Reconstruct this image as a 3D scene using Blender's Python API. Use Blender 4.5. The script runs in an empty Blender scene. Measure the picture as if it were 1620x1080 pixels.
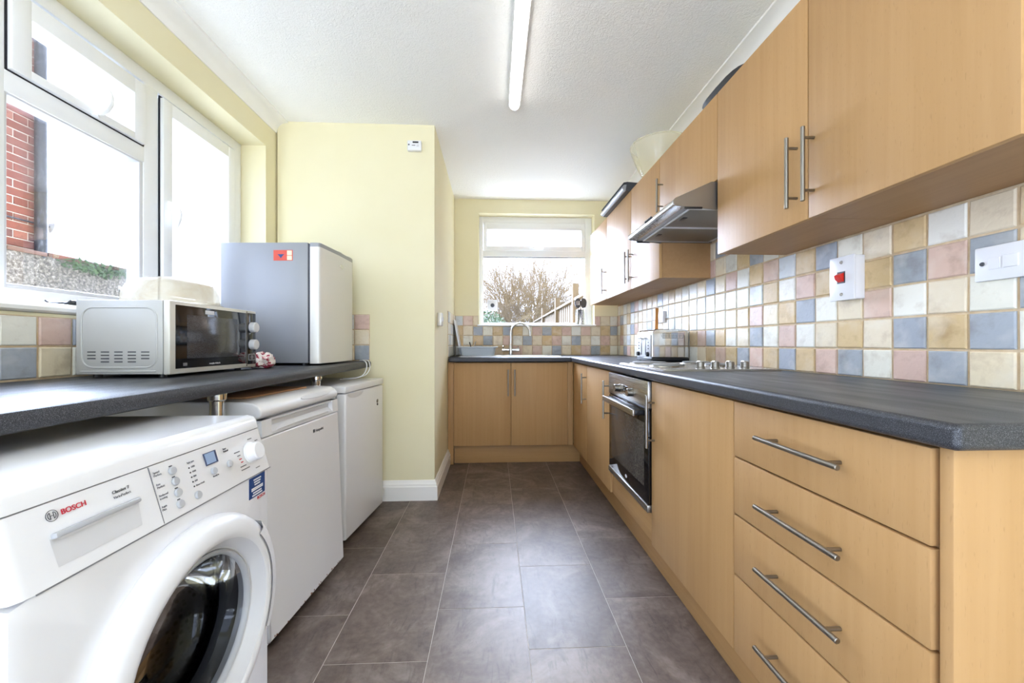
import bpy, bmesh, math, random
from mathutils import Matrix, Vector, noise
R = math.radians
random.seed(7)
S = bpy.context.scene
COL = S.collection

# ------------------------------------------------------------------ camera, sky, exposure
CAM_Z, F_PX, YAW = 1.015, 619.8, .0453
cd = bpy.data.cameras.new('camera'); cam = bpy.data.objects.new('camera', cd); COL.objects.link(cam)
cd.sensor_width = 36; cd.lens = 36 * F_PX / 1620; cd.clip_start = .02
cd.shift_y = 3.6 / 1620
cam.location = (0, 0, CAM_Z); cam.rotation_euler = (R(90), 0, -YAW)
S.camera = cam
SKY = 1.35
w = bpy.data.worlds.new('overcast_sky'); S.world = w; w.use_nodes = True
wn = w.node_tree.nodes; wl = w.node_tree.links
bg = wn['Background']; bg.inputs[0].default_value = (.82, .97, 1.27, 1); bg.inputs[1].default_value = SKY
sun = bpy.data.lights.new('hazy_sun', 'SUN'); sun.energy = 18; sun.angle = R(70); sun.color = (.82, .97, 1.29)
so = bpy.data.objects.new('hazy_sun', sun); COL.objects.link(so); so.rotation_euler = Vector((-.27, .78, .56)).to_track_quat('Z', 'Y').to_euler()
def fill_light(name, loc, d, sx, sy, e):
    l = bpy.data.lights.new(name, 'AREA'); l.shape = 'RECTANGLE'; l.size = sx; l.size_y = sy; l.energy = e; l.color = (.82, .97, 1.28)
    o = bpy.data.objects.new(name, l); COL.objects.link(o); o.location = loc; o.rotation_euler = (-Vector(d)).to_track_quat('Z', 'Y').to_euler()
fill_light('rear_fill_light', (0, -2.2, .75), (0, .3, .95), 1.3, 1.3, 14)  # area light added behind the camera, aimed up to brighten the ceiling
fill_light('left_rear_fill_light', (-1.52, -1.25, .62), (1, .3, 0), 1.1, 1.0, 12)  # added fill lamp out of view, lifts the drawer and oven fronts
fill_light('right_rear_fill_light', (1.30, -1.7, 1.0), (-1, 1.1, 0), .8, 1.9, 3)  # unseen lamp added to brighten the appliance fronts
S.view_settings.view_transform = 'Standard'; S.view_settings.look = 'None'
S.view_settings.exposure = 1.47; S.view_settings.gamma = 1; S.view_settings.use_curve_mapping = False
cy = S.cycles
cy.max_bounces = 14; cy.diffuse_bounces = 8; cy.glossy_bounces = 5; cy.transmission_bounces = 8; cy.transparent_max_bounces = 16
cy.use_denoising = True; cy.sample_clamp_indirect = 6; cy.caustics_reflective = False; cy.caustics_refractive = False
def portal(name, loc, rot, sx, sy):
    l = bpy.data.lights.new(name, 'AREA'); l.shape = 'RECTANGLE'; l.size = sx; l.size_y = sy; l.cycles.is_portal = True
    o = bpy.data.objects.new(name, l); COL.objects.link(o); o.location = loc; o.rotation_euler = rot
portal('sky_portal', (-1.66, 1.42, 1.69), (0, R(-90), 0), 1.1, 2.1)
portal('sky_portal', (.42, 4.2, 1.75), (R(-90), 0, 0), 1.2, 1.15)
portal('sky_portal', (0, -2.52, 1.06), (R(90), 0, 0), 1.5, 2.12)

# ------------------------------------------------------------------ helpers
def lin(c):
    if isinstance(c, str): c = tuple(int(c[i:i+2], 16) / 255 for i in (0, 2, 4))
    return tuple(((x / 12.92) if x <= .04045 else ((x + .055) / 1.055) ** 2.4) for x in c[:3]) + (1,)
class N:
    def __init__(s, name):
        s.m = bpy.data.materials.new(name); s.m.use_nodes = True
        s.t = s.m.node_tree; s.b = s.t.nodes['Principled BSDF']; s.out = s.t.nodes['Material Output']
    def n(s, ty, **kw):
        x = s.t.nodes.new(ty)
        for k, v in kw.items():
            if isinstance(k, str) and hasattr(x, k): setattr(x, k, v)
        return x
    def l(s, a, b): s.t.links.new(a, b)
    def set(s, **kw):
        for k, v in kw.items():
            k = {'color': 'Base Color', 'rough': 'Roughness', 'metal': 'Metallic', 'spec': 'Specular IOR Level', 'coat': 'Coat Weight', 'alpha': 'Alpha', 'trans': 'Transmission Weight'}[k]
            s.b.inputs[k].default_value = lin(v) if k == 'Base Color' else v
    def coord(s, scale=(1, 1, 1), rand=True, kind='Object'):
        tc = s.n('ShaderNodeTexCoord'); v = tc.outputs[kind]
        if rand:
            oi = s.n('ShaderNodeObjectInfo'); mu = s.n('ShaderNodeMath'); mu.operation = 'MULTIPLY'; mu.inputs[1].default_value = 37.
            s.l(oi.outputs['Random'], mu.inputs[0]); ad = s.n('ShaderNodeVectorMath'); ad.operation = 'ADD'
            s.l(v, ad.inputs[0]); s.l(mu.outputs[0], ad.inputs[1]); v = ad.outputs[0]
        mp = s.n('ShaderNodeMapping'); mp.inputs['Scale'].default_value = scale; s.l(v, mp.inputs['Vector'])
        return mp.outputs[0]
    def noise(s, v, scale=5, detail=3, rough=.5, dist=0):
        x = s.n('ShaderNodeTexNoise'); x.inputs['Scale'].default_value = scale; x.inputs['Detail'].default_value = detail
        x.inputs['Roughness'].default_value = rough; x.inputs['Distortion'].default_value = dist
        s.l(v, x.inputs['Vector']); return x.outputs['Fac']
    def ramp(s, f, stops):
        x = s.n('ShaderNodeValToRGB'); e = x.color_ramp.elements
        while len(e) < len(stops): e.new(.5)
        for i, (p, c) in enumerate(stops):
            e[i].position = p; e[i].color = lin(c) if not isinstance(c, (int, float)) else (c, c, c, 1)
        s.l(f, x.inputs[0]); return x.outputs[0]
    def mix(s, a, b, f, mode='MIX'):
        x = s.n('ShaderNodeMixRGB'); x.blend_type = mode
        for i, q in ((1, a), (2, b)):
            if isinstance(q, (str, tuple)): x.inputs[i].default_value = lin(q)
            else: s.l(q, x.inputs[i])
        if isinstance(f, (int, float)): x.inputs[0].default_value = f
        else: s.l(f, x.inputs[0])
        return x.outputs[0]
    def bump(s, h, strength=.3, dist=.002, prev=None):
        x = s.n('ShaderNodeBump'); x.inputs['Strength'].default_value = strength; x.inputs['Distance'].default_value = dist
        s.l(h, x.inputs['Height'])
        if prev is not None: s.l(prev, x.inputs['Normal'])
        s.l(x.outputs[0], s.b.inputs['Normal']); return x.outputs[0]
    def col(s, c): s.l(c, s.b.inputs['Base Color'])
def plain(name, c, rough=.5, metal=0, **kw):
    k = N(name); k.set(color=c, rough=rough, metal=metal, **kw); return k.m

def wood(name, c1, c2, fleck, axis='Z', rough=.5):
    k = N(name); k.set(rough=rough, spec=.28)
    sc = {'Z': (34, 34, 1.1), 'Y': (34, 1.1, 34), 'X': (1.1, 34, 34)}[axis]
    sp = {'Z': (5, 5, .25), 'Y': (5, .25, 5), 'X': (.25, 5, 5)}[axis]
    sf = {'Z': (330, 330, 55), 'Y': (330, 28, 330), 'X': (28, 330, 330)}[axis]
    g = k.noise(k.coord(sc), 1.6, 4, .55, .25); p = k.noise(k.coord(sp), 2.2, 2, .5, .6); f = k.noise(k.coord(sf), 1, 1)
    a = k.mix(k.ramp(g, [(.3, c1), (.72, c2)]), k.ramp(p, [(.3, c1), (.7, c2)]), .5)
    a = k.mix(a, fleck, k.ramp(f, [(.66, 0.), (.76, .26)]))
    k.col(a); k.bump(g, .06, .0006); return k.m
def steel(name, c='b9b8b5', rough=.28, axis=None):
    k = N(name); k.set(color=c, rough=rough, metal=1.)
    if axis is not None:
        sc = [600, 600, 600]; sc[axis] = 6
        n = k.noise(k.coord(tuple(sc)), 1, 2); k.bump(n, .08, .0004)
        r = k.ramp(n, [(.3, rough * .8), (.7, rough * 1.3)]); k.l(r, k.b.inputs['Roughness'])
    return k.m
def glassy(name, tint=(1, 1, 1), rough=.0, refl=.8):
    k = N(name); tr = k.n('ShaderNodeBsdfTransparent'); tr.inputs[0].default_value = tint + (1,)
    gl = k.n('ShaderNodeBsdfGlossy'); gl.inputs['Roughness'].default_value = rough
    fr = k.n('ShaderNodeFresnel'); fr.inputs[0].default_value = 1.45
    mu = k.n('ShaderNodeMath'); mu.operation = 'MULTIPLY'; mu.inputs[1].default_value = refl; k.l(fr.outputs[0], mu.inputs[0])
    mx = k.n('ShaderNodeMixShader'); k.l(mu.outputs[0], mx.inputs[0]); k.l(tr.outputs[0], mx.inputs[1]); k.l(gl.outputs[0], mx.inputs[2])
    k.l(mx.outputs[0], k.out.inputs[0]); return k.m

M = {}
def make_materials():
    k = N('yellow_paint'); k.set(rough=.75); n = k.noise(k.coord((1, 1, 1), False), 2.2, 3)
    k.col(k.ramp(n, [(.3, 'e7deb8'), (.7, 'eae2c0')])); k.bump(k.noise(k.coord((1, 1, 1), False), 160, 3), .12, .001); M['wall'] = k.m
    k = N('artex_ceiling'); k.set(rough=.85, color='f9f8f4'); v = k.coord((1, 1, 1), False)
    a = k.noise(v, 62, 4, .62, 1.4); k.bump(k.ramp(a, [(.38, 0.), (.66, 1.)]), .42, .0055); M['ceil'] = k.m
    M['coving'] = plain('coving_white', 'f6f5f2', .6)
    M['gloss_white'] = plain('white_gloss_paint', 'f5f3ee', .35)
    M['upvc'] = plain('white_upvc', 'eff0f1', .3)
    M['gasket'] = plain('black_gasket', '22232a', .6)
    M['glass'] = glassy('window_glass', refl=.3)
    M['wood'] = wood('beech_laminate', 'ba9466', 'ae8758', '8b653f')
    M['wood_y'] = wood('beech_laminate_long', 'b48e60', 'a68054', '8b653f', 'Y')
    M['wood_x'] = wood('beech_laminate_cross', 'b48e60', 'a68054', '8b653f', 'X')
    M['carcass'] = wood('beech_carcass', 'ad885f', 'a07a52', '816040', 'Y', .5)
    k = N('charcoal_worktop'); k.set(spec=.35); v = k.coord((1, 1, 1), False)
    a = k.ramp(k.noise(v, 900, 2), [(.42, '2a2b2f'), (.55, '3c3d42'), (.70, '6d6f74')])
    b = k.noise(k.coord((6, 1.2, 6), False), 3, 4); k.col(a)
    k.l(k.ramp(b, [(.3, .34), (.7, .48)]), k.b.inputs['Roughness']); k.bump(k.noise(v, 420, 2), .12, .0005); M['worktop'] = k.m
    # floor tile
    k = N('slate_vinyl'); k.set(spec=.42); k.b.inputs['Specular Tint'].default_value = (1, .93, .84, 1); v = k.coord((1, 1, 1), True)
    a = k.noise(v, 4.2, 7, .68, .7); b = k.noise(k.coord((1, 1, 1), True), 46, 4, .6); c = k.noise(k.coord((14, 3, 1), True), 3, 4, .6, 1.)
    q = k.ramp(a, [(.30, '40332c'), (.5, '6a5b52'), (.70, '988b82')])
    q = k.mix(q, k.ramp(b, [(.3, '57493f'), (.7, '8d8078')]), .3); q = k.mix(q, '352a24', k.ramp(c, [(.56, 0.), (.74, .5)]))
    oi = k.n('ShaderNodeObjectInfo'); q = k.mix(q, k.ramp(oi.outputs['Random'], [(0, .72), (1, .95)]), 1., 'MULTIPLY')
    k.col(q); k.set(rough=.42); k.bump(b, .13, .0012); M['floor'] = k.m
    M['floor_joint'] = plain('pale_floor_joint', 'bdb3a7', .6)
    k = N('sand_grout'); k.set(rough=.9); k.col(k.ramp(k.noise(k.coord((1, 1, 1), False), 40, 3), [(.3, 'c4ab88'), (.7, 'd8c4a5')])); M['grout'] = k.m
    # rustic tile : object colour, mottled, rippled glaze
    k = N('rustic_glazed_tile'); oi = k.n('ShaderNodeObjectInfo'); v = k.coord((1, 1, 1), True)
    a = k.noise(v, 17, 4, .6, .15); b = k.noise(v, 8, 3, .6, .2)
    d = k.mix(oi.outputs['Color'], (.62, .50, .36), k.ramp(a, [(.5, 0.), (.85, .5)]), 'MULTIPLY')
    l_ = k.mix(d, 'f3efe4', k.ramp(b, [(.5, 0.), (.85, .5)])); k.col(l_); k.set(rough=.36, spec=.22)
    k.bump(k.noise(v, 62, 3, .5, .4), .42, .0022); M['tile'] = k.m
    M['chrome'] = steel('chrome', 'd8d8d8', .08); M['nickel'] = steel('brushed_nickel_handle', '938e86', .32)
    M['steel'] = steel('brushed_steel', 'bdbbb6', .3, 1); M['steelx'] = steel('brushed_steel_cross', 'c4c2bd', .24, 0)
    M['hood'] = steel('hood_grey_metal', '9a9690', .42)
    M['filter'] = steel('filter_mesh_metal', '8f8b84', .5)
    M['black'] = plain('black_plastic', '15161a', .35); M['blackgloss'] = plain('black_gloss_glass', '0b0c0f', .06, spec=.6)
    M['darkgrey'] = plain('dark_grey_plastic', '3a3c42', .4); M['hotplate'] = plain('cast_hotplate_grey', '8d8c8a', .5, .3)
    M['white'] = plain('white_enamel', 'e8e8eb', .22); M['white_soft'] = plain('white_plastic', 'e6e6e9', .35)
    M['appl_side'] = plain('white_enamel_side', 'e9eaec', .3)
    M['grey_pl'] = plain('grey_plastic', 'b4b6bb', .35); M['lgrey'] = plain('light_grey_plastic', 'd3d3d6', .35)
    M['silver'] = plain('silver_painted_metal', '989a9f', .36, .25); M['silver_door'] = plain('champagne_silver_door', 'dddcd8', .36, .2)
    M['mw_side'] = plain('microwave_silver_paint', 'b9b9b7', .38, .15)
    M['bezel'] = plain('microwave_bezel', 'd6d3ca', .3, .2)
    M['red'] = plain('red_print', 'c01f33', .4); M['ink'] = plain('grey_print', '77777c', .5); M['inkdark'] = plain('dark_print', '35353a', .5)
    M['blue'] = plain('blue_print', '1e3f78', .45); M['orange'] = plain('red_orange_print', 'd5523f', .45); M['cream'] = plain('cream_print', 'f0e3bd', .5)
    M['lcd'] = plain('lcd_blue_grey', '8ea4c6', .15); M['lcdframe'] = plain('lcd_frame', '3c4663', .2)
    M['redsw'] = plain('red_switch', 'd8220f', .3)
    k = N('oven_door_glass'); n = k.noise(k.coord((1, 1, 1), False), 130, 6, .75); m2 = k.noise(k.coord((1, 1, 1), False), 6, 3)
    k.col(k.mix(k.ramp(n, [(.38, '34312e'), (.78, '7d7771')]), '232120', k.ramp(m2, [(.35, .0), (.7, .5)]))); k.set(rough=.16); M['ovenglass'] = k.m
    k = N('drum_dark_steel'); k.set(metal=.9, rough=.4); v = k.n('ShaderNodeTexVoronoi'); v.inputs['Scale'].default_value = 70
    k.l(k.coord((1, 1, 1), False), v.inputs['Vector']); k.col(k.ramp(v.outputs['Distance'], [(.2, '08080a'), (.45, '55565a')])); M['drum'] = k.m
    M['rubber'] = plain('grey_rubber_gasket', '4a4b50', .5); M['doorglass'] = glassy('tinted_door_glass', (.42, .43, .45), .03, .55)
    M['mwglass'] = glassy('microwave_door_window', (.22, .22, .24), .03, 1.)
    k = N('cloudy_plastic'); tr = k.n('ShaderNodeBsdfTransparent'); tr.inputs[0].default_value = (.96, .94, .88, 1)
    k.set(rough=.3); n = k.noise(k.coord((1, 1, 1), False), 14, 4, .6, .7); k.col(k.ramp(n, [(.35, 'f2eee4'), (.7, 'e0d4bc')]))
    mx = k.n('ShaderNodeMixShader'); mx.inputs[0].default_value = .5; k.l(tr.outputs[0], mx.inputs[1]); k.l(k.b.outputs[0], mx.inputs[2]); k.l(mx.outputs[0], k.out.inputs[0]); M['cloudy'] = k.m
    k = N('clear_yellowed_plastic'); tr = k.n('ShaderNodeBsdfTransparent'); tr.inputs[0].default_value = (.97, .96, .90, 1); k.set(rough=.15, color='f3edd8')
    mx = k.n('ShaderNodeMixShader'); mx.inputs[0].default_value = .3; k.l(tr.outputs[0], mx.inputs[1]); k.l(k.b.outputs[0], mx.inputs[2]); k.l(mx.outputs[0], k.out.inputs[0]); M['bowl'] = k.m
    k = N('light_diffuser'); k.set(rough=.2, color='f6f6f4'); k.b.inputs['Emission Color'].default_value = (1, .97, .93, 1); k.b.inputs['Emission Strength'].default_value = 5; M['diffuser'] = k.m  # glow added to brighten the room; the tube itself was taken as unlit
    mx = k.n('ShaderNodeMixShader'); mx.inputs[0].default_value = .55; k.l(tr.outputs[0], mx.inputs[1]); k.l(k.b.outputs[0], mx.inputs[2]); k.l(mx.outputs[0], k.out.inputs[0]); M['diffuser'] = k.m
    k = N('floral_cloth'); k.set(rough=.9); n = k.noise(k.coord((1, 1, 1), False), 55, 2, .5, .5)
    k.col(k.ramp(n, [(.50, 'efe6e2'), (.56, 'b23a46'), (.66, '8a2f52')])); M['floral'] = k.m
    M['card'] = plain('brown_cardboard', 'a47a55', .9); M['woodutensil'] = wood('oak_utensil', 'c98a45', 'b87634', '8a5524')
    M['ceramic'] = plain('cream_ceramic', 'ece3d0', .25); M['greytub'] = plain('blue_grey_plastic_tub', 'c2ccd6', .4)
    k = N('red_brick'); oi = k.n('ShaderNodeObjectInfo'); n = k.noise(k.coord((1, 1, 1), True), 25, 4, .6)
    a = k.ramp(oi.outputs['Random'], [(0, '7c4537'), (.5, '703b2f'), (.8, '8a5343'), (1, '5d3e3a')]); k.col(k.mix(a, '3a201b', k.ramp(n, [(.5, 0.), (.8, .6)]))); k.set(rough=.9); k.bump(n, .4, .004); M['brick'] = k.m
    M['mortar'] = plain('lime_mortar', 'b8ada0', .95)
    k = N('cast_iron_pipe'); n = k.noise(k.coord((1, 1, .3), False), 60, 4, .6); k.col(k.ramp(n, [(.5, '2c2d33'), (.72, '5a5b63'), (.8, 'c9c9cc')])); k.set(rough=.5); M['pipe'] = k.m
    k = N('pebbledash_render'); v = k.coord((1, 1, 1), False); n = k.noise(v, 42, 5, .7); g = k.noise(v, 2.6, 4, .6, .5)
    k.col(k.mix(k.ramp(n, [(.3, '2f2b26'), (.5, '665f56'), (.68, '9d958a')]), '2c3d18', k.ramp(g, [(.62, 0.), (.74, .4)]))); k.set(rough=.95); k.bump(n, .9, .02); M['render'] = k.m
    M['coping'] = plain('brick_coping', '604639', .9)
    k = N('fence_timber'); n = k.noise(k.coord((20, 20, 1.2), True), 2, 4); k.col(k.ramp(n, [(.3, '5a482f'), (.7, '6d5a41')])); k.set(rough=.85); M['fence'] = k.m
    M['twig'] = plain('bare_twig_bark', '8a7659', .9); M['twig2'] = plain('olive_twig_bark', '6c6a42', .9); M['leaf'] = plain('evergreen_leaf', '3f5530', .7)
    k = N('lawn_ground'); n = k.noise(k.coord((1, 1, 1), False), 3, 5); k.col(k.ramp(n, [(.3, '3d462c'), (.7, '4e4c38')])); k.set(rough=1.); M['lawn'] = k.m
    k = N('bounce_paving'); n = k.noise(k.coord((1, 1, 1), False), 6, 5); k.col(k.ramp(n, [(.3, 'dedbd4'), (.7, 'e8e5de')])); k.set(rough=.95); M['bounce_paving'] = k.m  # near white so the added ground bounces light indoors
make_materials()

class B:
    """collects geometry for ONE mesh"""
    def __init__(s): s.bm = bmesh.new()
    def add(s, vs, fs, mtx=None):
        v = [s.bm.verts.new(mtx @ Vector(p) if mtx is not None else p) for p in vs]
        for f in fs:
            try: s.bm.faces.new([v[i] for i in f])
            except ValueError: pass
        return s
    def box(s, a, b, r=0, seg=2, mtx=None):
        t = bmesh.new(); bmesh.ops.create_cube(t, size=1)
        for v in t.verts: v.co = [(a[i] + b[i]) / 2 + v.co[i] * (b[i] - a[i]) for i in range(3)]
        if r: bmesh.ops.bevel(t, geom=list(t.edges), offset=r, segments=seg, profile=.5, affect='EDGES')
        return s.merge(t, mtx)
    def merge(s, t, mtx=None):
        t.verts.index_update(); vs = [v.co.copy() for v in t.verts]; fs = [[v.index for v in f.verts] for f in t.faces]; t.free()
        return s.add(vs, fs, mtx)
    def prism(s, poly, axis, c0, c1, r=0, seg=3, edges=None):
        """poly: 2D points in the plane of the other two axes (cyclic order of xyz without axis)"""
        ax = 'xyz'.index(axis); o = [i for i in range(3) if i != ax]
        def P(p, c):
            q = [0, 0, 0]; q[o[0]], q[o[1]] = p; q[ax] = c; return q
        n = len(poly); vs = [P(p, c0) for p in poly] + [P(p, c1) for p in poly]
        fs = [list(range(n)), list(range(2 * n - 1, n - 1, -1))] + [[i, i + n, (i + 1) % n + n, (i + 1) % n] for i in range(n)]
        if not r: s.add(vs, fs); return s
        t = bmesh.new(); v = [t.verts.new(p) for p in vs]
        for f in fs: t.faces.new([v[i] for i in f])
        t.edges.ensure_lookup_table(); bmesh.ops.bevel(t, geom=list(t.edges), offset=r, segments=seg, profile=.5, affect='EDGES'); return s.merge(t)
    def cyl(s, p, q, r, n=16, r2=None, cap=True):
        return s.tube([p, q], [r, r if r2 is None else r2], n, cap)
    def tube(s, pts, r, n=8, cap=True, closed=False):
        pts = [Vector(p) for p in pts]; m = len(pts)
        if isinstance(r, (int, float)): r = [r] * m
        vs = []; up = None
        for i, p in enumerate(pts):
            a = pts[(i - 1) % m] if (i or closed) else p; b = pts[(i + 1) % m] if (i < m - 1 or closed) else p
            d = (b - a).normalized()
            if up is None: up = Vector((0, 0, 1)) if abs(d.z) < .9 else Vector((1, 0, 0))
            sd = d.cross(up).normalized(); up = sd.cross(d).normalized()
            vs += [p + (sd * math.cos(t) + up * math.sin(t)) * r[i] for t in (2 * math.pi * j / n for j in range(n))]
        fs = [[i * n + j, i * n + (j + 1) % n, ((i + 1) % m) * n + (j + 1) % n, ((i + 1) % m) * n + j] for i in range(m if closed else m - 1) for j in range(n)]
        if cap and not closed: fs += [list(range(n - 1, -1, -1)), list(range((m - 1) * n, m * n))]
        return s.add(vs, fs)
    def lathe(s, prof, origin, axis=(0, 0, 1), n=32, a0=0, a1=2 * math.pi, cap=False):
        """prof: (radius, height along axis)"""
        A = Vector(axis).normalized(); u = A.orthogonal().normalized()
        if abs(A.x) > .9: u = Vector((0, 1, 0))
        v = A.cross(u); o = Vector(origin); full = abs(a1 - a0 - 2 * math.pi) < 1e-6; k = n if full else n + 1; vs = []
        for (r, h) in prof:
            for j in range(k):
                t = a0 + (a1 - a0) * j / n; vs.append(o + A * h + (u * math.cos(t) + v * math.sin(t)) * r)
        fs = []
        for i in range(len(prof) - 1):
            for j in range(n):
                j2 = (j + 1) % k
                fs.append([i * k + j, i * k + j2, (i + 1) * k + j2, (i + 1) * k + j])
        if cap: fs += [list(range(k - 1, -1, -1)), list(range((len(prof) - 1) * k, len(prof) * k))]
        return s.add(vs, fs)
    def slab(s, axis, t0, t1, b, holes=()):
        """slab across `axis` between t0 and t1, rectangle b=(u0,u1,v0,v1), rectangular holes"""
        ax = 'xyz'.index(axis); o = [i for i in range(3) if i != ax]
        us = sorted({b[0], b[1], *[h[0] for h in holes], *[h[1] for h in holes]}); vs_ = sorted({b[2], b[3], *[h[2] for h in holes], *[h[3] for h in holes]})
        us = [u for u in us if b[0] <= u <= b[1]]; vs_ = [v for v in vs_ if b[2] <= v <= b[3]]
        def inside(i, j):
            if i < 0 or j < 0 or i >= len(us) - 1 or j >= len(vs_) - 1: return False
            cu, cv = (us[i] + us[i+1]) / 2, (vs_[j] + vs_[j+1]) / 2
            return not any(h[0] < cu < h[1] and h[2] < cv < h[3] for h in holes)
        t = bmesh.new(); cache = {}
        def V(u, v, c):
            if (u, v, c) not in cache:
                q = [0, 0, 0]; q[o[0]], q[o[1]], q[ax] = u, v, c; cache[(u, v, c)] = t.verts.new(q)
            return cache[(u, v, c)]
        for i in range(len(us) - 1):
            for j in range(len(vs_) - 1):
                if not inside(i, j): continue
                q = [(us[i], vs_[j]), (us[i+1], vs_[j]), (us[i+1], vs_[j+1]), (us[i], vs_[j+1])]
                t.faces.new([V(*p, t0) for p in q]); t.faces.new([V(*p, t1) for p in reversed(q)])
                for (di, dj, e) in ((0, -1, (0, 1)), (1, 0, (1, 2)), (0, 1, (2, 3)), (-1, 0, (3, 0))):
                    if not inside(i + di, j + dj):
                        p, r_ = q[e[0]], q[e[1]]; t.faces.new([V(*p, t0), V(*p, t1), V(*r_, t1), V(*r_, t0)])
        bmesh.ops.recalc_face_normals(t, faces=list(t.faces)); return s.merge(t)
    def build(s, name, mat, parent=None, smooth=35, local=False, bevel=0):
        bmesh.ops.remove_doubles(s.bm, verts=list(s.bm.verts), dist=1e-6)
        bmesh.ops.recalc_face_normals(s.bm, faces=list(s.bm.faces))
        me = bpy.data.meshes.new(name); s.bm.to_mesh(me); s.bm.free()
        if parent is not None:
            if not local: me.transform(WM(parent).inverted())
            ob = bpy.data.objects.new(name, me); ob.parent = parent
        else:
            xs = [v.co for v in me.vertices]
            c = Vector(((min(v.x for v in xs) + max(v.x for v in xs)) / 2, (min(v.y for v in xs) + max(v.y for v in xs)) / 2, min(v.z for v in xs)))
            me.transform(Matrix.Translation(-c)); ob = bpy.data.objects.new(name, me); ob.location = c
        COL.objects.link(ob); me.materials.append(M[mat] if isinstance(mat, str) else mat)
        if smooth:
            me.polygons.foreach_set('use_smooth', [True] * len(me.polygons)); me.set_sharp_from_angle(angle=R(smooth))
        if bevel:
            md = ob.modifiers.new('bevel', 'BEVEL'); md.width = bevel; md.segments = 3; md.limit_method = 'ANGLE'; md.angle_limit = R(50); md.harden_normals = True
        return ob
def WM(o):
    m = o.matrix_basis.copy()
    while o.parent is not None: o = o.parent; m = o.matrix_basis @ m
    return m
def tag(o, label, cat, group=None):
    o['label'] = label; o['category'] = cat
    if group: o['group'] = group
    return o
def thing(name, label, cat, loc, rz=0, group=None):
    o = bpy.data.objects.new(name, None); COL.objects.link(o); o.location = loc; o.rotation_euler = (0, 0, rz); o.empty_display_size = .05
    return tag(o, label, cat, group)
def struct(o): o['kind'] = 'structure'; return o
def text(s, parent, mat, pos, right, up, size, name='lettering', depth=.0003, align='LEFT', bold=0.0):
    cu = bpy.data.curves.new(name, 'FONT'); cu.body = s; cu.size = size; cu.extrude = depth; cu.align_x = align; cu.offset = bold
    t = bpy.data.objects.new('tmp', cu); COL.objects.link(t)
    dg = bpy.context.evaluated_depsgraph_get(); me = bpy.data.meshes.new_from_object(t.evaluated_get(dg))
    bpy.data.objects.remove(t); bpy.data.curves.remove(cu)
    x = Vector(right).normalized(); y = Vector(up).normalized(); z = x.cross(y)
    m = Matrix((x, y, z)).transposed().to_4x4(); m.translation = Vector(pos)
    me.transform(WM(parent).inverted() @ m); me.name = name
    ob = bpy.data.objects.new(name, me); ob.parent = parent; COL.objects.link(ob); me.materials.clear(); me.materials.append(M[mat]); return ob

# ------------------------------------------------------------------ room shell
XL, XR, YB, YP, XP, ZC, YR = -1.40, 1.2407, 3.8745, 2.58, -.39, 2.442, -2.3   # plaster faces (tiles stand 8 mm proud)
ZT = .902                                                                     # worktop top
wall_left = struct(B().slab('x', -1.64, XL, (YR - .2, 4.15, -.1, 2.6), [(.36, 2.47, 1.11, 2.23), (-1.85, -.65, 0, 2.1)]).build('wall_left', 'wall', smooth=0))
wall_right = struct(B().slab('x', XR, 1.45, (YR - .2, 4.15, -.1, 2.6), [(-2.15, -1.3, 0, 2.15)]).build('wall_right', 'wall', smooth=0))
wall_back = struct(B().slab('y', YB, 4.13, (-1.64, 1.45, -.1, 2.6), [(-.152, 1.0, 1.19, 2.305)]).build('wall_back', 'wall', smooth=0))
wall_part = struct(B().box((-1.39, YP, 0), (XP, YB - .002, 2.442)).build('wall_partition', 'wall', smooth=0))
wall_rear = struct(B().slab('y', YR - .2, YR, (-1.64, 1.45, -.1, 2.6), [(-.75, .75, 0, 2.12)]).build('wall_rear', 'wall', smooth=0))
ceiling = struct(B().slab('z', ZC, 2.62, (-1.64, 1.45, YR - .2, 4.15)).build('ceiling', 'ceil', smooth=0))
floor = struct(B().slab('z', -.1, -.0007, (-1.64, 1.45, YR - .2, 4.0)).build('floor', 'floor_joint', smooth=0))
# vinyl floor tiles, each its own piece
def floor_tiles():
    W_, L_, g = .3285, .485, .0018
    off = {-4: .1, -3: 1.979, -2: 1.265, -1: 1.994, 0: 1.298, 1: 1.545, 2: 1.75, 3: 1.0}
    xb = lambda i: .115 + i * W_
    cache = {}
    for i in range(-5, 5):
        x0, x1 = xb(i), xb(i + 1); x0 = max(x0, XL); x1 = min(x1, XR)
        if x1 - x0 < .02: continue
        y = off.get(i - 0 if i > -5 else -4, .3) ; y -= math.ceil((y - YR) / L_) * L_
        while y < YB:
            y0, y1 = max(y, YR), min(y + L_, YB); y += L_
            if y1 - y0 < .03: continue
            if x0 >= .75 and y0 > .56: continue
            if x1 <= XP - .1 and y0 > YP: continue
            key = (round(x1 - x0, 3), round(y1 - y0, 3))
            if key not in cache:
                a, b = (x1 - x0 - g) / 2, (y1 - y0 - g) / 2; e = .0006
                me = bpy.data.meshes.new('floor_tile'); q = [(-1, -1), (1, -1), (1, 1), (-1, 1)]
                vs = [(a * s, b * t, -.004) for s, t in q] + [(a * s, b * t, -.0004) for s, t in q] + [((a - e) * s, (b - e) * t, 0) for s, t in q]
                fs = [[4 * k + j, 4 * k + (j + 1) % 4, 4 * k + 4 + (j + 1) % 4, 4 * k + 4 + j] for k in (0, 1) for j in range(4)] + [[8, 9, 10, 11]]
                me.from_pydata(vs, [], fs); me.materials.append(M['floor']); cache[key] = me
            o = bpy.data.objects.new('floor_tile', cache[key]); o.parent = floor
            o.location = Vector(((x0 + x1) / 2, (y0 + y1) / 2, 0)) - floor.location; COL.objects.link(o)
floor_tiles()
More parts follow.
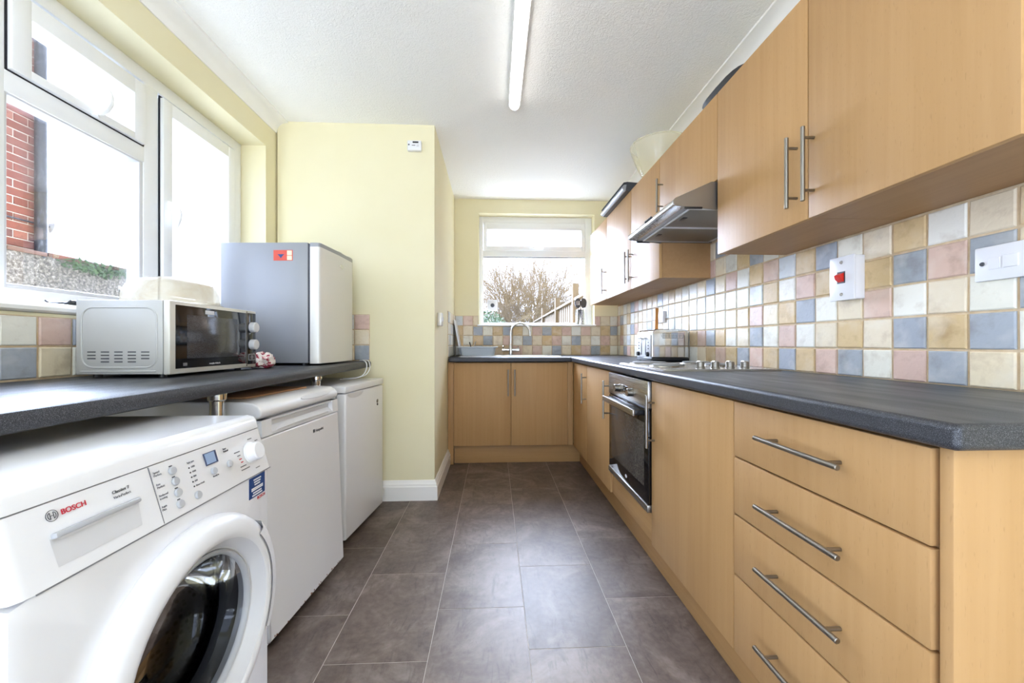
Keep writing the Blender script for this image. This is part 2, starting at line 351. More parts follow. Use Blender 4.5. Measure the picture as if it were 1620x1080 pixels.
# skirting round the partition
def sk_prof(face):   # distance out from wall, z
    return [(0, 0), (.022, 0), (.022, .088), (.017, .094), (.016, .104), (.010, .112), (.008, .122), (.003, .128), (0, .128)]
def skirting(name, pts, label=None):
    b = B(); pr = sk_prof(0); n = len(pr); vs = []
    for (p, d) in pts: vs += [(p[0] + d[0] * r, p[1] + d[1] * r, z) for r, z in pr]
    fs = [[k * n + j, k * n + (j + 1) % n, (k + 1) * n + (j + 1) % n, (k + 1) * n + j] for k in range(len(pts) - 1) for j in range(n)]
    fs += [list(range(n)), list(range((len(pts) - 1) * n, len(pts) * n))]
    b.add(vs, fs); return struct(b.build(name, 'gloss_white', smooth=30))
skirting('baseboard_partition', [((XL, YP), (0, -1)), ((XP, YP), (1, -1)), ((XP, 3.36), (1, 0))])
skirting('baseboard_left', [((XL, YR), (1, 0)), ((XL, YP - .025), (1, 0))])
def cove(name, xw, sg, y0, y1):
    pr = [(0, -.075), (.006, -.075), (.008, -.068)] + [(.008 + .062 * (1 - math.cos(t)), -.068 + .058 * math.sin(t)) for t in (R(15), R(30), R(45), R(60), R(75), R(90))] + [(.075, -.010), (.076, 0), (0, 0)]
    struct(B().prism([(xw + sg * a, ZC + b) for a, b in pr], 'y', y0, y1).build(name, 'coving', smooth=25))
cove('trim_1', XL, 1, YR, YP); cove('trim_2', XR, -1, YR, YB)

# ------------------------------------------------------------------ wall tiles
TC = {'W': 'e9e6da', 'C': 'e6d8bd', 'T': 'd3b98e', 'P': 'd8bbac', 'B': 'a6acb4', 'L': 'cfd4d6'}
def tile_mesh():
    me = bpy.data.meshes.new('wall_tile'); q = [(-1, -1), (1, -1), (1, 1), (-1, 1)]; a = .0470
    vs = [(a * s, a * t, .001) for s, t in q] + [(a * s, a * t, .0055) for s, t in q] + [((a - .0035) * s, (a - .0035) * t, .008) for s, t in q]
    fs = [[4 * k + j, 4 * k + (j + 1) % 4, 4 * k + 4 + (j + 1) % 4, 4 * k + 4 + j] for k in (0, 1) for j in range(4)] + [[8, 9, 10, 11]]
    me.from_pydata(vs, [], fs); me.materials.append(M['tile'])
    me.polygons.foreach_set('use_smooth', [True] * len(me.polygons)); me.set_sharp_from_angle(angle=R(14)); return me
TM = tile_mesh(); TP = .0975
def put_tile(parent, wall, u0, u1, z0, z1, c):
    if u1 - u0 < .012 or z1 - z0 < .006: return
    rot = {'right': Matrix(((0, 0, -1), (-1, 0, 0), (0, 1, 0))), 'left': Matrix(((0, 0, 1), (1, 0, 0), (0, 1, 0))), 'back': Matrix(((1, 0, 0), (0, 0, -1), (0, 1, 0)))}
    rt = rot[{'part': 'left', 'block': 'back'}.get(wall, wall)]; g = .0065
    cu, cz = (u0 + u1) / 2, (z0 + z1) / 2
    pos = {'right': (XR, cu, cz), 'left': (XL, cu, cz), 'back': (cu, YB, cz), 'part': (XP, cu, cz), 'block': (cu, YP, cz)}[wall]
    tw = Matrix.Rotation(random.uniform(-.006, .006), 3, 'Z') @ Matrix.Rotation(random.uniform(-.012, .012), 3, 'X') @ Matrix.Rotation(random.uniform(-.012, .012), 3, 'Y')
    m = (rt @ tw).to_4x4() @ Matrix.Diagonal(((u1 - u0 - g) / .094, (z1 - z0 - g) / .094, 1, 1)); m.translation = Vector(pos)
    o = bpy.data.objects.new('wall_tile', TM); o.parent = parent; o.matrix_basis = WM(parent).inverted() @ m
    b = lin(TC[c]); j = random.uniform(.93, 1.05); o.color = (b[0] * j, b[1] * j, b[2] * j * random.uniform(.97, 1.03), 1); COL.objects.link(o)
def rnd(): return random.choice('WWWCCCTTPPBBL')
def all_tiles():
    rows_z = [ZT, .998, 1.0955, 1.193, 1.2905, 1.388, 1.4855, 1.583]
    right = {0: 'CBWBC', 1: 'BTCPW', 2: 'PBWBT', 3: 'WCPTC', 4: 'BTCCW', 5: 'PCWTB', 6: 'TWBPT', 7: 'BPTWL', 8: 'TWCTP', 9: 'PBPLT', 10: 'BCTWW', 11: 'TWCWP',
             12: 'PTWWC', 13: 'TBWWB', 14: 'CPWLC', 15: 'WTLWW', 16: 'CWTCW', 17: 'BCWWC', 18: 'TWBWT', 19: 'PCWLC', 20: 'WTCWB', 21: 'PWPBT', 22: 'WCBLC', 23: 'TPWWT', 24: 'CBCTW', 25: 'WWPCP', 26: 'TCBWB', 27: 'PLWTC', 28: 'BWCWW', 29: 'CPTBC', 30: 'WCWPW'}
    extra = {9: 'BT', 10: 'TC', 11: 'WP', 12: 'CB', 13: 'PC', 14: 'BW', 8: 'WC'}
    # grout beds
    grout = lambda nm, par, a, b: B().box(a, b).build(nm, 'grout', par, smooth=0)
    grout('grout_bed', wall_right, (XR - .003, .53, ZT), (XR + .01, YB, 1.40)); grout('grout_bed', wall_right, (XR - .003, 1.60, 1.40), (XR + .01, 2.19, 1.62))
    grout('grout_bed', wall_back, (XP, YB - .003, ZT), (XR, YB + .01, 1.186)); grout('grout_bed', wall_back, (XP, YB - .003, 1.186), (-.155, YB + .01, 1.291)); grout('grout_bed', wall_back, (1.003, YB - .003, 1.186), (XR, YB + .01, 1.291))
    grout('grout_bed', wall_left, (XL - .01, .1, .905), (XL + .003, YP, 1.10)); grout('grout_bed', wall_part, (XP - .01, 3.30, ZT), (XP + .003, YB, 1.291)); grout('grout_bed', wall_part, (XL, YP - .003, .905), (-.806, YP + .01, 1.205))
    for i in range(-4, 31):
        y0 = 1.7468 - (9 - i) * TP; y1 = y0 + TP; y0 = max(y0, .53); y1 = min(y1, YB - .008)
        cs = right.get(i) or ''.join(rnd() for _ in range(5)); cs = cs + extra.get(i, 'CW')
        for r in range(7):
            z0, z1 = rows_z[r], rows_z[r + 1]
            if r >= 5 and not (1.60 < y0 + .05 and y1 - .05 < 2.19): continue
            put_tile(wall_right, 'right', y0, y1, z0, z1, cs[r])
    back = {8: 'WCBW', 7: 'TPTC', 6: 'BWCP', 5: 'PCPB', 4: 'TBWW', 3: 'CWPC', 2: 'BPTT', 1: 'WTBP', 0: 'PCPC', -1: 'CBWT', -2: 'PWTW', -3: 'TPBP', -4: 'TCTC', -5: 'CBWT', -6: 'BTBC', -7: 'CWCP', -8: 'WTTL'}
    for i in range(-8, 9):
        x0 = .3761 + i * TP; x1 = min(x0 + TP, XR - .008); x0 = max(x0, XP + .008)
        for r in range(4):
            z0, z1 = rows_z[r], rows_z[r + 1]; a, b = x0, x1
            if r == 2: 
                if b > -.155 and a < 1.003: z1 = 1.186
            if r == 3:
                if a > -.16 and b < 1.0: continue
                if a <= -.155 < b: b = -.155
                if a < 1.003 <= b: a = 1.003
            put_tile(wall_back, 'back', a, b, z0, z1, back[i][r])
    left = {0: 'CPC', 1: 'WB', -1: 'BW', -2: 'PT'}
    for i in range(-12, 14):
        y0 = 1.2625 + i * TP; y1 = min(y0 + TP, YP - .008)
        cs = left.get(i) or rnd() + rnd()
        for r, (z0, z1) in enumerate(((.908, 1.007), (1.007, 1.10))): put_tile(wall_left, 'left', y0, y1, z0, z1, cs[r])
    for i in range(6):
        y0 = 3.30 + i * TP; y1 = min(y0 + TP, YB - .008)
        for r in range(4): put_tile(wall_part, 'part', y0, y1, rows_z[r], rows_z[r + 1], random.choice('WWWCL'))
    for i in range(6):
        x1 = -.806 - i * TP; x0 = x1 - TP
        for r, c in enumerate('BCP' if i == 0 else ''.join(rnd() for _ in range(3))): put_tile(wall_part, 'block', x0, x1, .908 + r * .099, .908 + (r + 1) * .099, c)
all_tiles()

# ------------------------------------------------------------------ windows
def pane(par, a, b): return B().box(a, b).build('pane', 'glass', par, smooth=0)
def ring_x(b, x0, x1, y0, y1, z0, z1, wl, wr, wb, wt):      # frame in a plane of constant x, bevelled
    b.box((x0, y0, z0), (x1, y0 + wl, z1), .004); b.box((x0, y1 - wr, z0), (x1, y1, z1), .004)
    b.box((x0, y0 + wl - .004, z0), (x1, y1 - wr + .004, z0 + wb), .004); b.box((x0, y0 + wl - .004, z1 - wt), (x1, y1 - wr + .004, z1), .004); return b
def ring_y(b, y0, y1, x0, x1, z0, z1, wl, wr, wb, wt):
    b.box((x0, y0, z0), (x0 + wl, y1, z1), .004); b.box((x1 - wr, y0, z0), (x1, y1, z1), .004)
    b.box((x0 + wl - .004, y0, z0), (x1 - wr + .004, y1, z0 + wb), .004); b.box((x0 + wl - .004, y0, z1 - wt), (x1 - wr + .004, y1, z1), .004); return b
def lever(par, at, out, along, up, name='window_handle'):
    """curved lever handle"""
    o, a, u = Vector(out), Vector(along), Vector(up); p = Vector(at); b = B()
    t = [p, p + o * .022, p + o * .036 + u * .012, p + o * .043 + u * .035, p + o * .040 + u * .065, p + o * .030 + u * .092, p + o * .026 + u * .104]
    b.tube(t, [.011, .011, .012, .012, .011, .008, .004], 10)
    q = a * .011; b.prism([(0, 0)], 'x', 0, 0) if False else None
    b.tube([p - u * .018 + o * .004, p + u * .018 + o * .004], .009, 8)
    return b.build(name, 'upvc', par)
def window_left():
    W = struct(thing('window_1', 'x', 'window', (-1.58, 1.85, 1.15))); del W['label'], W['category']
    x0, x1 = -1.615, -1.545
    ring_x(B(), x0, x1, .365, 2.465, 1.145, 2.23, .06, .06, .05, .06).build('window_frame', 'upvc', W); B().box((x0, 1.235, 1.19), (x1, 1.310, 2.175), .004).build('mullion', 'upvc', W)
    B().box((x0, 1.80, 1.19), (x1, 1.875, 2.175), .004).build('mullion', 'upvc', W)
    B().box((x0, 1.305, 1.815), (x1, 1.805, 1.885), .004).build('transom', 'upvc', W)
    ring_x(B(), x0 + .01, x1 - .004, 1.305, 1.805, 1.19, 1.82, .014, .022, .02, .012).build('glazing_bead', 'lgrey', W)
    pane(W, (-1.592, 1.315, 1.2), (-1.588, 1.79, 1.812))
    v = ring_x(B(), x0, x1 + .016, 1.315, 1.795, 1.888, 2.15, .055, .055, .03, .065).build('vent_sash', 'upvc', W)
    ring_x(B(), x1 - .003, x1 + .0005, 1.309, 1.801, 1.883, 2.157, .006, .006, .005, .007).build('gasket', 'gasket', v)
    pane(W, (-1.580, 1.365, 1.91), (-1.576, 1.745, 2.09))
    lever(v, (x1 + .016, 1.575, 1.903), (1, 0, 0), (0, 1, 0), (0, .25, 1))
    cs = ring_x(B(), x0, x1 + .016, 1.885, 2.385, 1.185, 2.155, .052, .055, .055, .065).build('casement_sash', 'upvc', W)
    ring_x(B(), x1 - .003, x1 + .0005, 1.879, 2.391, 1.179, 2.162, .006, .006, .006, .007).build('gasket', 'gasket', cs)
    pane(W, (-1.580, 1.93, 1.23), (-1.576, 2.335, 2.10))
    lever(cs, (x1 + .016, 1.915, 1.665), (1, 0, 0), (0, 1, 0), (.1, 0, -1))
    cs = ring_x(B(), x0, x1 + .016, .44, 1.225, 1.185, 2.155, .055, .052, .055, .065).build('casement_sash', 'upvc', W)
    ring_x(B(), x1 - .003, x1 + .0005, .434, 1.231, 1.179, 2.162, .006, .006, .006, .007).build('gasket', 'gasket', cs)
    pane(W, (-1.580, .49, 1.23), (-1.576, 1.18, 2.10)); lever(cs, (x1 + .016, 1.195, 1.665), (1, 0, 0), (0, 1, 0), (.1, 0, -1))
    b = B().prism([(-1.60, 1.112), (-1.388, 1.112), (-1.378, 1.118), (-1.376, 1.128), (-1.382, 1.138), (-1.392, 1.143), (-1.60, 1.147)], 'y', .30, 2.52)
    b.build('window_sill', 'gloss_white', W, smooth=40)
window_left()
def window_back():
    W = struct(thing('window_2', 'x', 'window', (.42, 4.02, 1.2))); del W['label'], W['category']
    y0, y1 = 3.985, 4.05
    ring_y(B(), y0, y1, -.152, 1.0, 1.205, 2.306, .04, .07, .025, .062).build('window_frame', 'upvc', W)
    B().box((-.12, y0, 1.90), (.935, y1, 1.965), .004).build('transom', 'upvc', W)
    pane(W, (-.115, 4.02, 1.225), (.935, 4.024, 1.905))
    B().box((-.113, y0 + .006, 1.893), (.93, y0 + .012, 1.899)).build('gasket', 'gasket', W)
    v = ring_y(B(), y0 - .014, y1, -.108, .925, 1.962, 2.240, .035, .035, .045, .068).build('vent_sash', 'upvc', W)
    pane(W, (-.08, 4.01, 2.0), (.895, 4.014, 2.18))
    b = B().box((.36, y0 - .024, 1.975), (.50, y0 - .012, 1.990), .003); b.tube([(.37, y0 - .03, 1.983), (.40, y0 - .045, 1.985), (.47, y0 - .048, 1.983), (.50, y0 - .044, 1.979)], [.007, .007, .006, .004], 8); b.build('window_handle', 'upvc', v)
    B().prism([(3.99, 1.188), (3.862, 1.188), (3.855, 1.192), (3.855, 1.201), (3.862, 1.206), (3.99, 1.207)], 'x', -.165, 1.012).build('window_sill', 'gloss_white', W, smooth=40)
    b = B().box((-.07, 4.006, 1.352), (.035, 4.019, 1.465), .008); b.build('window_vent', 'white_soft', W)
    B().lathe([(.0, .014), (.016, .013), (.02, .006), (.021, 0)], (-.018, 4.007, 1.408), (0, -1, 0), 16).build('vent_hub', 'darkgrey', W)
window_back()
def added_left_door():
    W = struct(thing('added_door_3', 'x', 'door', (-1.58, -1.25, 0))); del W['label'], W['category']  # unseen opening added to the left wall to let light in
    ring_x(B(), -1.615, -1.545, -1.85, -.65, .0, 2.1, .06, .06, .05, .06).build('window_frame', 'upvc', W)
added_left_door()
def added_rear_doors():
    W = struct(thing('added_door_1', 'x', 'door', (-.06, YR - .1, 0))); del W['label'], W['category']  # rear opening added behind the camera as a way in for light
    ring_y(B(), YR - .13, YR - .06, -.75, .75, .0, 2.12, .05, .05, .03, .05).build('door_frame', 'upvc', W)
    W = struct(thing('added_door_2', 'x', 'door', (1.34, -1.72, 0))); del W['label'], W['category']  # made-up side opening out of view, added to light the appliances
    ring_x(B(), 1.30, 1.37, -2.15, -1.3, .0, 2.15, .05, .05, .03, .05).build('door_frame', 'upvc', W)
added_rear_doors()

# ------------------------------------------------------------------ cabinets (right run and sink run)
XD, XW = .67, .935     # door faces: base, wall
def bar_handle(par, c, axis, half, out):
    """straight bar on two posts. c: centre on the door face, out: outward unit"""
    c = Vector(c); o = Vector(out); a = Vector(axis); b = B(); p = c + o * .034
    b.tube([p - a * half, p - a * (half - .001), p + a * (half - .001), p + a * half], [.0045, .0058, .0058, .0045], 12)
    for s in (-1, 1): b.cyl(c + a * s * (half - .032), p + a * s * (half - .032), .0042, 8)
    return b.build('handle', 'nickel', par)
def carcass(par, a, b, front, t=.016, closed_bottom=True):
    """box of panels open towards `front`"""
    q = B()
    if front == 'x':
        q.box((a[0], a[1], a[2]), (b[0], a[1] + t, b[2])); q.box((a[0], b[1] - t, a[2]), (b[0], b[1], b[2])); e = .0002
        q.box((b[0] - t, a[1] + t + e, a[2] + t), (b[0] - e, b[1] - t - e, b[2] - t)); q.box((a[0], a[1] + t + e, a[2] + e), (b[0] - e, b[1] - t - e, a[2] + t - e)); q.box((a[0], a[1] + t + e, b[2] - t + e), (b[0] - e, b[1] - t - e, b[2] - e))
    else:
        e = .0002; q.box((a[0], a[1], a[2]), (a[0] + t, b[1], b[2])); q.box((b[0] - t, a[1], a[2]), (b[0], b[1], b[2])); q.box((a[0] + t + e, b[1] - t, a[2] + t), (b[0] - t - e, b[1] - e, b[2])); q.box((a[0] + t + e, a[1], a[2] + e), (b[0] - t - e, b[1] - e, a[2] + t - e))
    return q.build('carcass', 'carcass', par, smooth=0)
ZB0, ZB1 = .158, .855
def base_cab(name, label, y0, y1, hy=None):
    t = thing(name, label, 'cabinet', (.95, (y0 + y1) / 2, 0), 0, 'beech kitchen base cabinets')
    carcass(t, (XD + .019, y0 + .001, .158), (1.225, y1 - .001, .86), 'x')
    d = B().box((XD, y0 + .0024, ZB0), (XD + .018, y1 - .0024, ZB1), .0025).build('door', 'wood', t)
    bar_handle(d, (XD, hy, .689), (0, 0, 1), .111, (-1, 0, 0)); return t
def right_base():
    t = base_cab('base_cabinet', 'beech base cabinet in the inner corner, door with bar handle beside the sink unit', 2.81, 3.285, 2.835)
    base_cab('base_cabinet', 'beech base cabinet with one tall door between corner cabinet and oven', 2.23, 2.81, 2.262)
    base_cab('base_cabinet', 'wide beech base cabinet door between built-in oven and drawer stack', 1.07, 1.645, 1.612)
    t = thing('drawer_unit', 'beech base unit with four drawers and long bar handles, end of the worktop', 'drawers', (.95, .82, 0))
    carcass(t, (XD + .019, .568, .158), (1.225, 1.069, .86), 'x')
    for z0, z1, hz in ((.703, .855, .785), (.543, .699, .617), (.375, .539, .463), (.158, .371, .272)):
        d = B().box((XD, .572, z0), (XD + .018, 1.068, z1), .003).build('drawer_front', 'wood', t)
        bar_handle(d, (XD, .815, hz), (0, 1, 0), .117, (-1, 0, 0))
    B().box((XD + .005, .546, 0), (1.235, .565, .861), .002).build('end_panel', 'wood', t)
    t = thing('oven_housing', 'beech oven housing with narrow filler panel under the built-in oven', 'cabinet', (.95, 1.94, 0))
    b = B(); b.box((XD + .019, 1.648, .158), (1.22, 1.662, .86)); b.box((XD + .019, 2.214, .158), (1.22, 2.228, .86)); b.box((XD + .019, 1.662, .158), (1.22, 2.214, .174)); b.box((XD + .019, 1.662, .268), (1.22, 2.214, .284)); b.build('carcass', 'carcass', t, smooth=0)
    B().box((XD + .012, 1.648, .158), (XD + .03, 2.228, .284), .002).build('filler_panel', 'wood_y', t)
    # sink unit
    t = thing('sink_cabinet', 'double door beech sink cabinet below the window', 'cabinet', (.14, 3.58, 0))
    carcass(t, (-.342, 3.319, .158), (.62, 3.86, .86), 'y')
    for (x0, x1, hx) in ((-.338, .140, .116), (.1425, .622, .172)):
        d = B().box((x0, 3.30, ZB0), (x1, 3.318, ZB1), .0025).build('door', 'wood', t)
        bar_handle(d, (hx, 3.30, .689), (0, 0, 1), .111, (0, -1, 0))
    B().box((XP + .002, 3.312, 0), (-.342, 3.33, .861), .001).build('filler_strip', 'wood', t); B().box((.624, 3.296, ZB0), (XD - .001, 3.314, .861), .001).build('filler_strip', 'wood', t)
    tag(B().box((.738, .566, 0), (.753, 3.35, .157), .001).build('plinth', 'wood_y'), 'long beech plinth under the oven and drawer run', 'plinth')
    tag(B().box((-.34, 3.352, 0), (.757, 3.366, .157), .001).build('plinth', 'wood_x'), 'short beech plinth board under the sink cabinet doors', 'plinth')
right_base()
def worktops():
    t = B(); ex = [(.648, .52), (1.2385, .52), (1.2385, 3.8725), (XP + .0115, 3.8725), (XP + .0115, 3.262), (.648, 3.262)]
    # L slab with holes for sink bowl: cells
    us = [XP + .0115, .10, .50, .648, 1.2385]; vs = [.52, 3.262, 3.42, 3.76, 3.8725]
    fill = lambda i, j: 0 <= i < 4 and 0 <= j < 4 and not (i < 3 and j == 0) and not (i == 1 and j == 2)
    bm = bmesh.new(); ca = {}
    def V(i, j, z):
        if (i, j, z) not in ca: ca[(i, j, z)] = bm.verts.new((us[i], vs[j], z))
        return ca[(i, j, z)]
    z0, z1 = .862, ZT
    for i in range(4):
        for j in range(4):
            if not fill(i, j): continue
            q = [(i, j), (i+1, j), (i+1, j+1), (i, j+1)]
            bm.faces.new([V(*p, z1) for p in q]); bm.faces.new([V(*p, z0) for p in reversed(q)])
            for di, dj, e in ((0, -1, (0, 1)), (1, 0, (1, 2)), (0, 1, (2, 3)), (-1, 0, (3, 0))):
                if not fill(i + di, j + dj): bm.faces.new([V(*q[e[0]], z0), V(*q[e[1]], z0), V(*q[e[1]], z1), V(*q[e[0]], z1)])
    bmesh.ops.recalc_face_normals(bm, faces=list(bm.faces)); t.merge(bm)
    o = t.build('worktop', 'worktop', smooth=30, bevel=.011)
    tag(o, 'L-shaped charcoal speckled worktop with hob and sink', 'worktop')
    L = thing('worktop', 'straight charcoal worktop on chrome legs under the wide side window', 'worktop', (-1.1, 1.3, 0))
    B().prism([(XL + .009, .865), (-.806, .865), (-.798, .869), (-.795, .876), (-.795, .892), (-.799, .901), (-.808, .905), (XL + .009, .905)], 'y', .05, YP - .0085).build('top', 'worktop', L, smooth=40)
    for y in (.3, 1.272, 1.956):
        b = B().cyl((-.87, y, .008), (-.87, y, .8645), .0205, 20); b.lathe([(.0205, .835), (.026, .84), (.026, .8648), (0, .8648)], (-.87, y, 0), n=20); b.lathe([(0, 0), (.028, 0), (.028, .01), (.02, .014)], (-.87, y, 0), n=20); b.build('leg', 'chrome', L)
worktops()
def wall_cab(label, y0, y1, z0=1.388, hy=None, hz=(1.432, 1.65), name='wall_cabinet', mirror=False):
    t = thing(name, label, 'cabinet', (1.1, (y0 + y1) / 2, z0), 0, 'beech wall cabinets')
    carcass(t, (XW + .019, y0 + .001, z0 + .002), (XR - .009, y1 - .001, 2.065), 'x')
    d = B().box((XW, y0 + .0022, z0), (XW + .018, y1 - .0022, 2.066), .002).build('door', 'wood', t)
    if hy: bar_handle(d, (XW, hy, sum(hz) / 2), (0, 0, 1), (hz[1] - hz[0]) / 2, (-1, 0, 0))
    return t
wall_cab('beech wall cabinet in the far corner beside the sink window', 3.22, 3.775, hy=3.255)
wall_cab('beech wall cabinet with silver dispenser lying on top', 2.64, 3.22, hy=2.675)
wall_cab('narrow beech wall cabinet on the far side of the cooker hood', 2.18, 2.64, hy=2.605)
wall_cab('short beech cabinet directly above the cooker hood', 1.604, 2.18, z0=1.705, hy=2.135, hz=(1.745, 1.93), name='hood_cabinet')
wall_cab('beech wall cabinet on the near side of the cooker hood', 1.128, 1.604, hy=1.170)
wall_cab('beech wall cabinet above the fused switch plate', .652, 1.128, hy=1.106)

# ------------------------------------------------------------------ cooker: oven, hob, hood
def oven():
    t = thing('built_in_oven', 'built-in electric oven with steel control panel and dirty black glass door', 'oven', (.9, 1.937, .286))
    y0, y1 = 1.652, 2.224
    B().box((.69, y0 + .012, .287), (1.2, y1 - .012, .852)).build('oven_body', 'darkgrey', t, smooth=0)
    p = B().box((.658, y0, .737), (.69, y1, .853), .002).build('control_panel', 'steel', t)
    for y in (2.035, 1.84):
        B().lathe([(0, .028), (.017, .028), (.0185, .026), (.0185, .004), (.021, .003), (.021, 0)], (.658, y, .783), (-1, 0, 0), 24).build('knob', 'nickel', p)
    B().box((.6555, 1.905, .772), (.6585, 1.968, .803), .001).build('timer_display', 'blackgloss', p)
    for y in (1.918, 1.937, 1.956): B().lathe([(0, .006), (.005, .006), (.005, 0)], (.6555, y, .778), (-1, 0, 0), 10).build('timer_button', 'nickel', p)
    B().box((.664, y0 + .002, .730), (.69, y1 - .002, .737)).build('vent_gap', 'black', t)
    d = B().box((.660, y0, .322), (.69, y1, .729), .003).build('oven_door', 'blackgloss', t)
    B().box((.6592, 1.70, .388), (.661, 2.178, .668), .0004).build('door_window', 'ovenglass', d)
    B().box((.656, y0, .289), (.69, y1, .3205), .002).build('bottom_trim', 'steel', t)
    h = B().box((.617, 1.70, .700), (.66, 2.178, .722), .002).build('door_handle', 'black', d)
    B().box((.608, 1.695, .697), (.617, 2.183, .725), .002).build('handle_strip', 'steel', d)
    b = B().lathe([(0, .0012), (.013, .001), (.0135, 0)], (.660, 1.937, .352), (-1, 0, 0), 20)
    for v in b.bm.verts: v.co.z = .352 + (v.co.z - .352) * .6
    b.build('badge', 'lgrey', d)
oven()
def hob():
    t = thing('electric_hob', 'stainless electric hob with four solid hotplates set in the worktop', 'hob', (.93, 1.83, ZT))
    x0, x1, y0, y1 = .69, 1.185, 1.565, 2.135
    p = B(); p.prism([(x0, ZT + .0002), (x1, ZT + .0002), (x1, ZT + .004), (x1 - .012, ZT + .009), (x0 + .012, ZT + .009), (x0, ZT + .004)], 'y', y0, y1).build('hob_plate', 'steelx', t, smooth=20)
    for (x, y, r) in ((.80, 1.99, .085), (1.06, 2.01, .070), (.80, 1.77, .070), (1.06, 1.80, .062)):
        if y < 1.85: y += .0
        b = B().lathe([(0, .020), (r * .25, .0195), (r * .3, .021), (r * .92, .021), (r, .018), (r, .009)], (x, y, ZT), n=36)
        h = b.build('hotplate', 'hotplate', t); B().lathe([(r, .009), (r + .002, .014), (r + .008, .0135), (r + .012, .009)], (x, y, ZT), n=36).build('spill_ring', 'steelx', h)
    for x in (.885, .95, 1.015, 1.08):
        k = B().lathe([(.019, .009), (.019, .012), (.0165, .014), (.0165, .034), (.015, .036), (0, .036)], (x, 1.645, ZT), n=24).build('knob', 'nickel', t)
        B().box((x - .0035, 1.645 - .018, ZT + .034), (x + .0035, 1.645 + .018, ZT + .0395), .001).build('knob_grip', 'steelx', k)
hob()
def hood():
    t = thing('cooker_hood', 'grey metal visor cooker hood under the short cabinet', 'cooker hood', (1.0, 1.89, 1.58))
    y0, y1 = 1.612, 2.172
    arc = [(.765 + .014 * math.cos(a), 1.612 + .0165 * math.sin(a)) for a in (R(115), R(150), R(180), R(210), R(240), R(262))]
    prof = [(XR - .010, 1.698), (.915, 1.698)] + arc + [(.94, 1.580), (.94, 1.585), (XR - .010, 1.585)]
    for (a, b_) in ((y0, y0 + .006), (y1 - .006, y1)): B().prism(prof, 'y', a, b_).build('side_cheek', 'hood', t)
    arc2 = [(.765 + .012 * math.cos(a), 1.612 + .0150 * math.sin(a)) for a in (R(115), R(150), R(180), R(210), R(240), R(262))]
    B().prism([(.953, 1.696), (.916, 1.696)] + arc2 + [(.80, 1.592), (.80, 1.61), (.953, 1.68)], 'y', y0 + .006, y1 - .006).build('visor', 'steelx', t)
    B().prism([(.80, 1.597), (.80, 1.604), (.953, 1.60), (XR - .012, 1.60), (XR - .012, 1.592), (.953, 1.592)], 'y', y0 + .006, y1 - .006).build('base_frame', 'lgrey', t)
    for a, b_ in ((y0 + .02, 1.885), (1.905, y1 - .02)):
        f = B().box((.835, a, 1.587), (1.20, b_, 1.5915), .001).build('grease_filter', 'filter', t)
        ym = (a + b_) / 2; B().box((.855, ym - .022, 1.5845), (.875, ym + .022, 1.5872), .001).build('filter_latch', 'black', f)
        q = B()
        for (u, v, w_, h_) in ((.830, a - .004, 1.205, a + .004), (.830, b_ - .004, 1.205, b_ + .004)): q.box((u, v, 1.586), (w_, h_, 1.593))
        for u in (.832, 1.201): q.box((u - .003, a, 1.586), (u + .003, b_, 1.593))
        q.build('filter_rim', 'lgrey', f)
    for y in (y0 + .001, y1 - .001): B().box((.80, y - .004, 1.583), (.875, y + .004, 1.591), .001).build('corner_clip', 'black', t)
    for k in range(4): B().lathe([(0, .006), (.006, .006), (.007, 0)], (.7555, 1.855 + k * .022, 1.621), (-.9, 0, .45), 10).build('push_button', 'darkgrey', t)
hood()

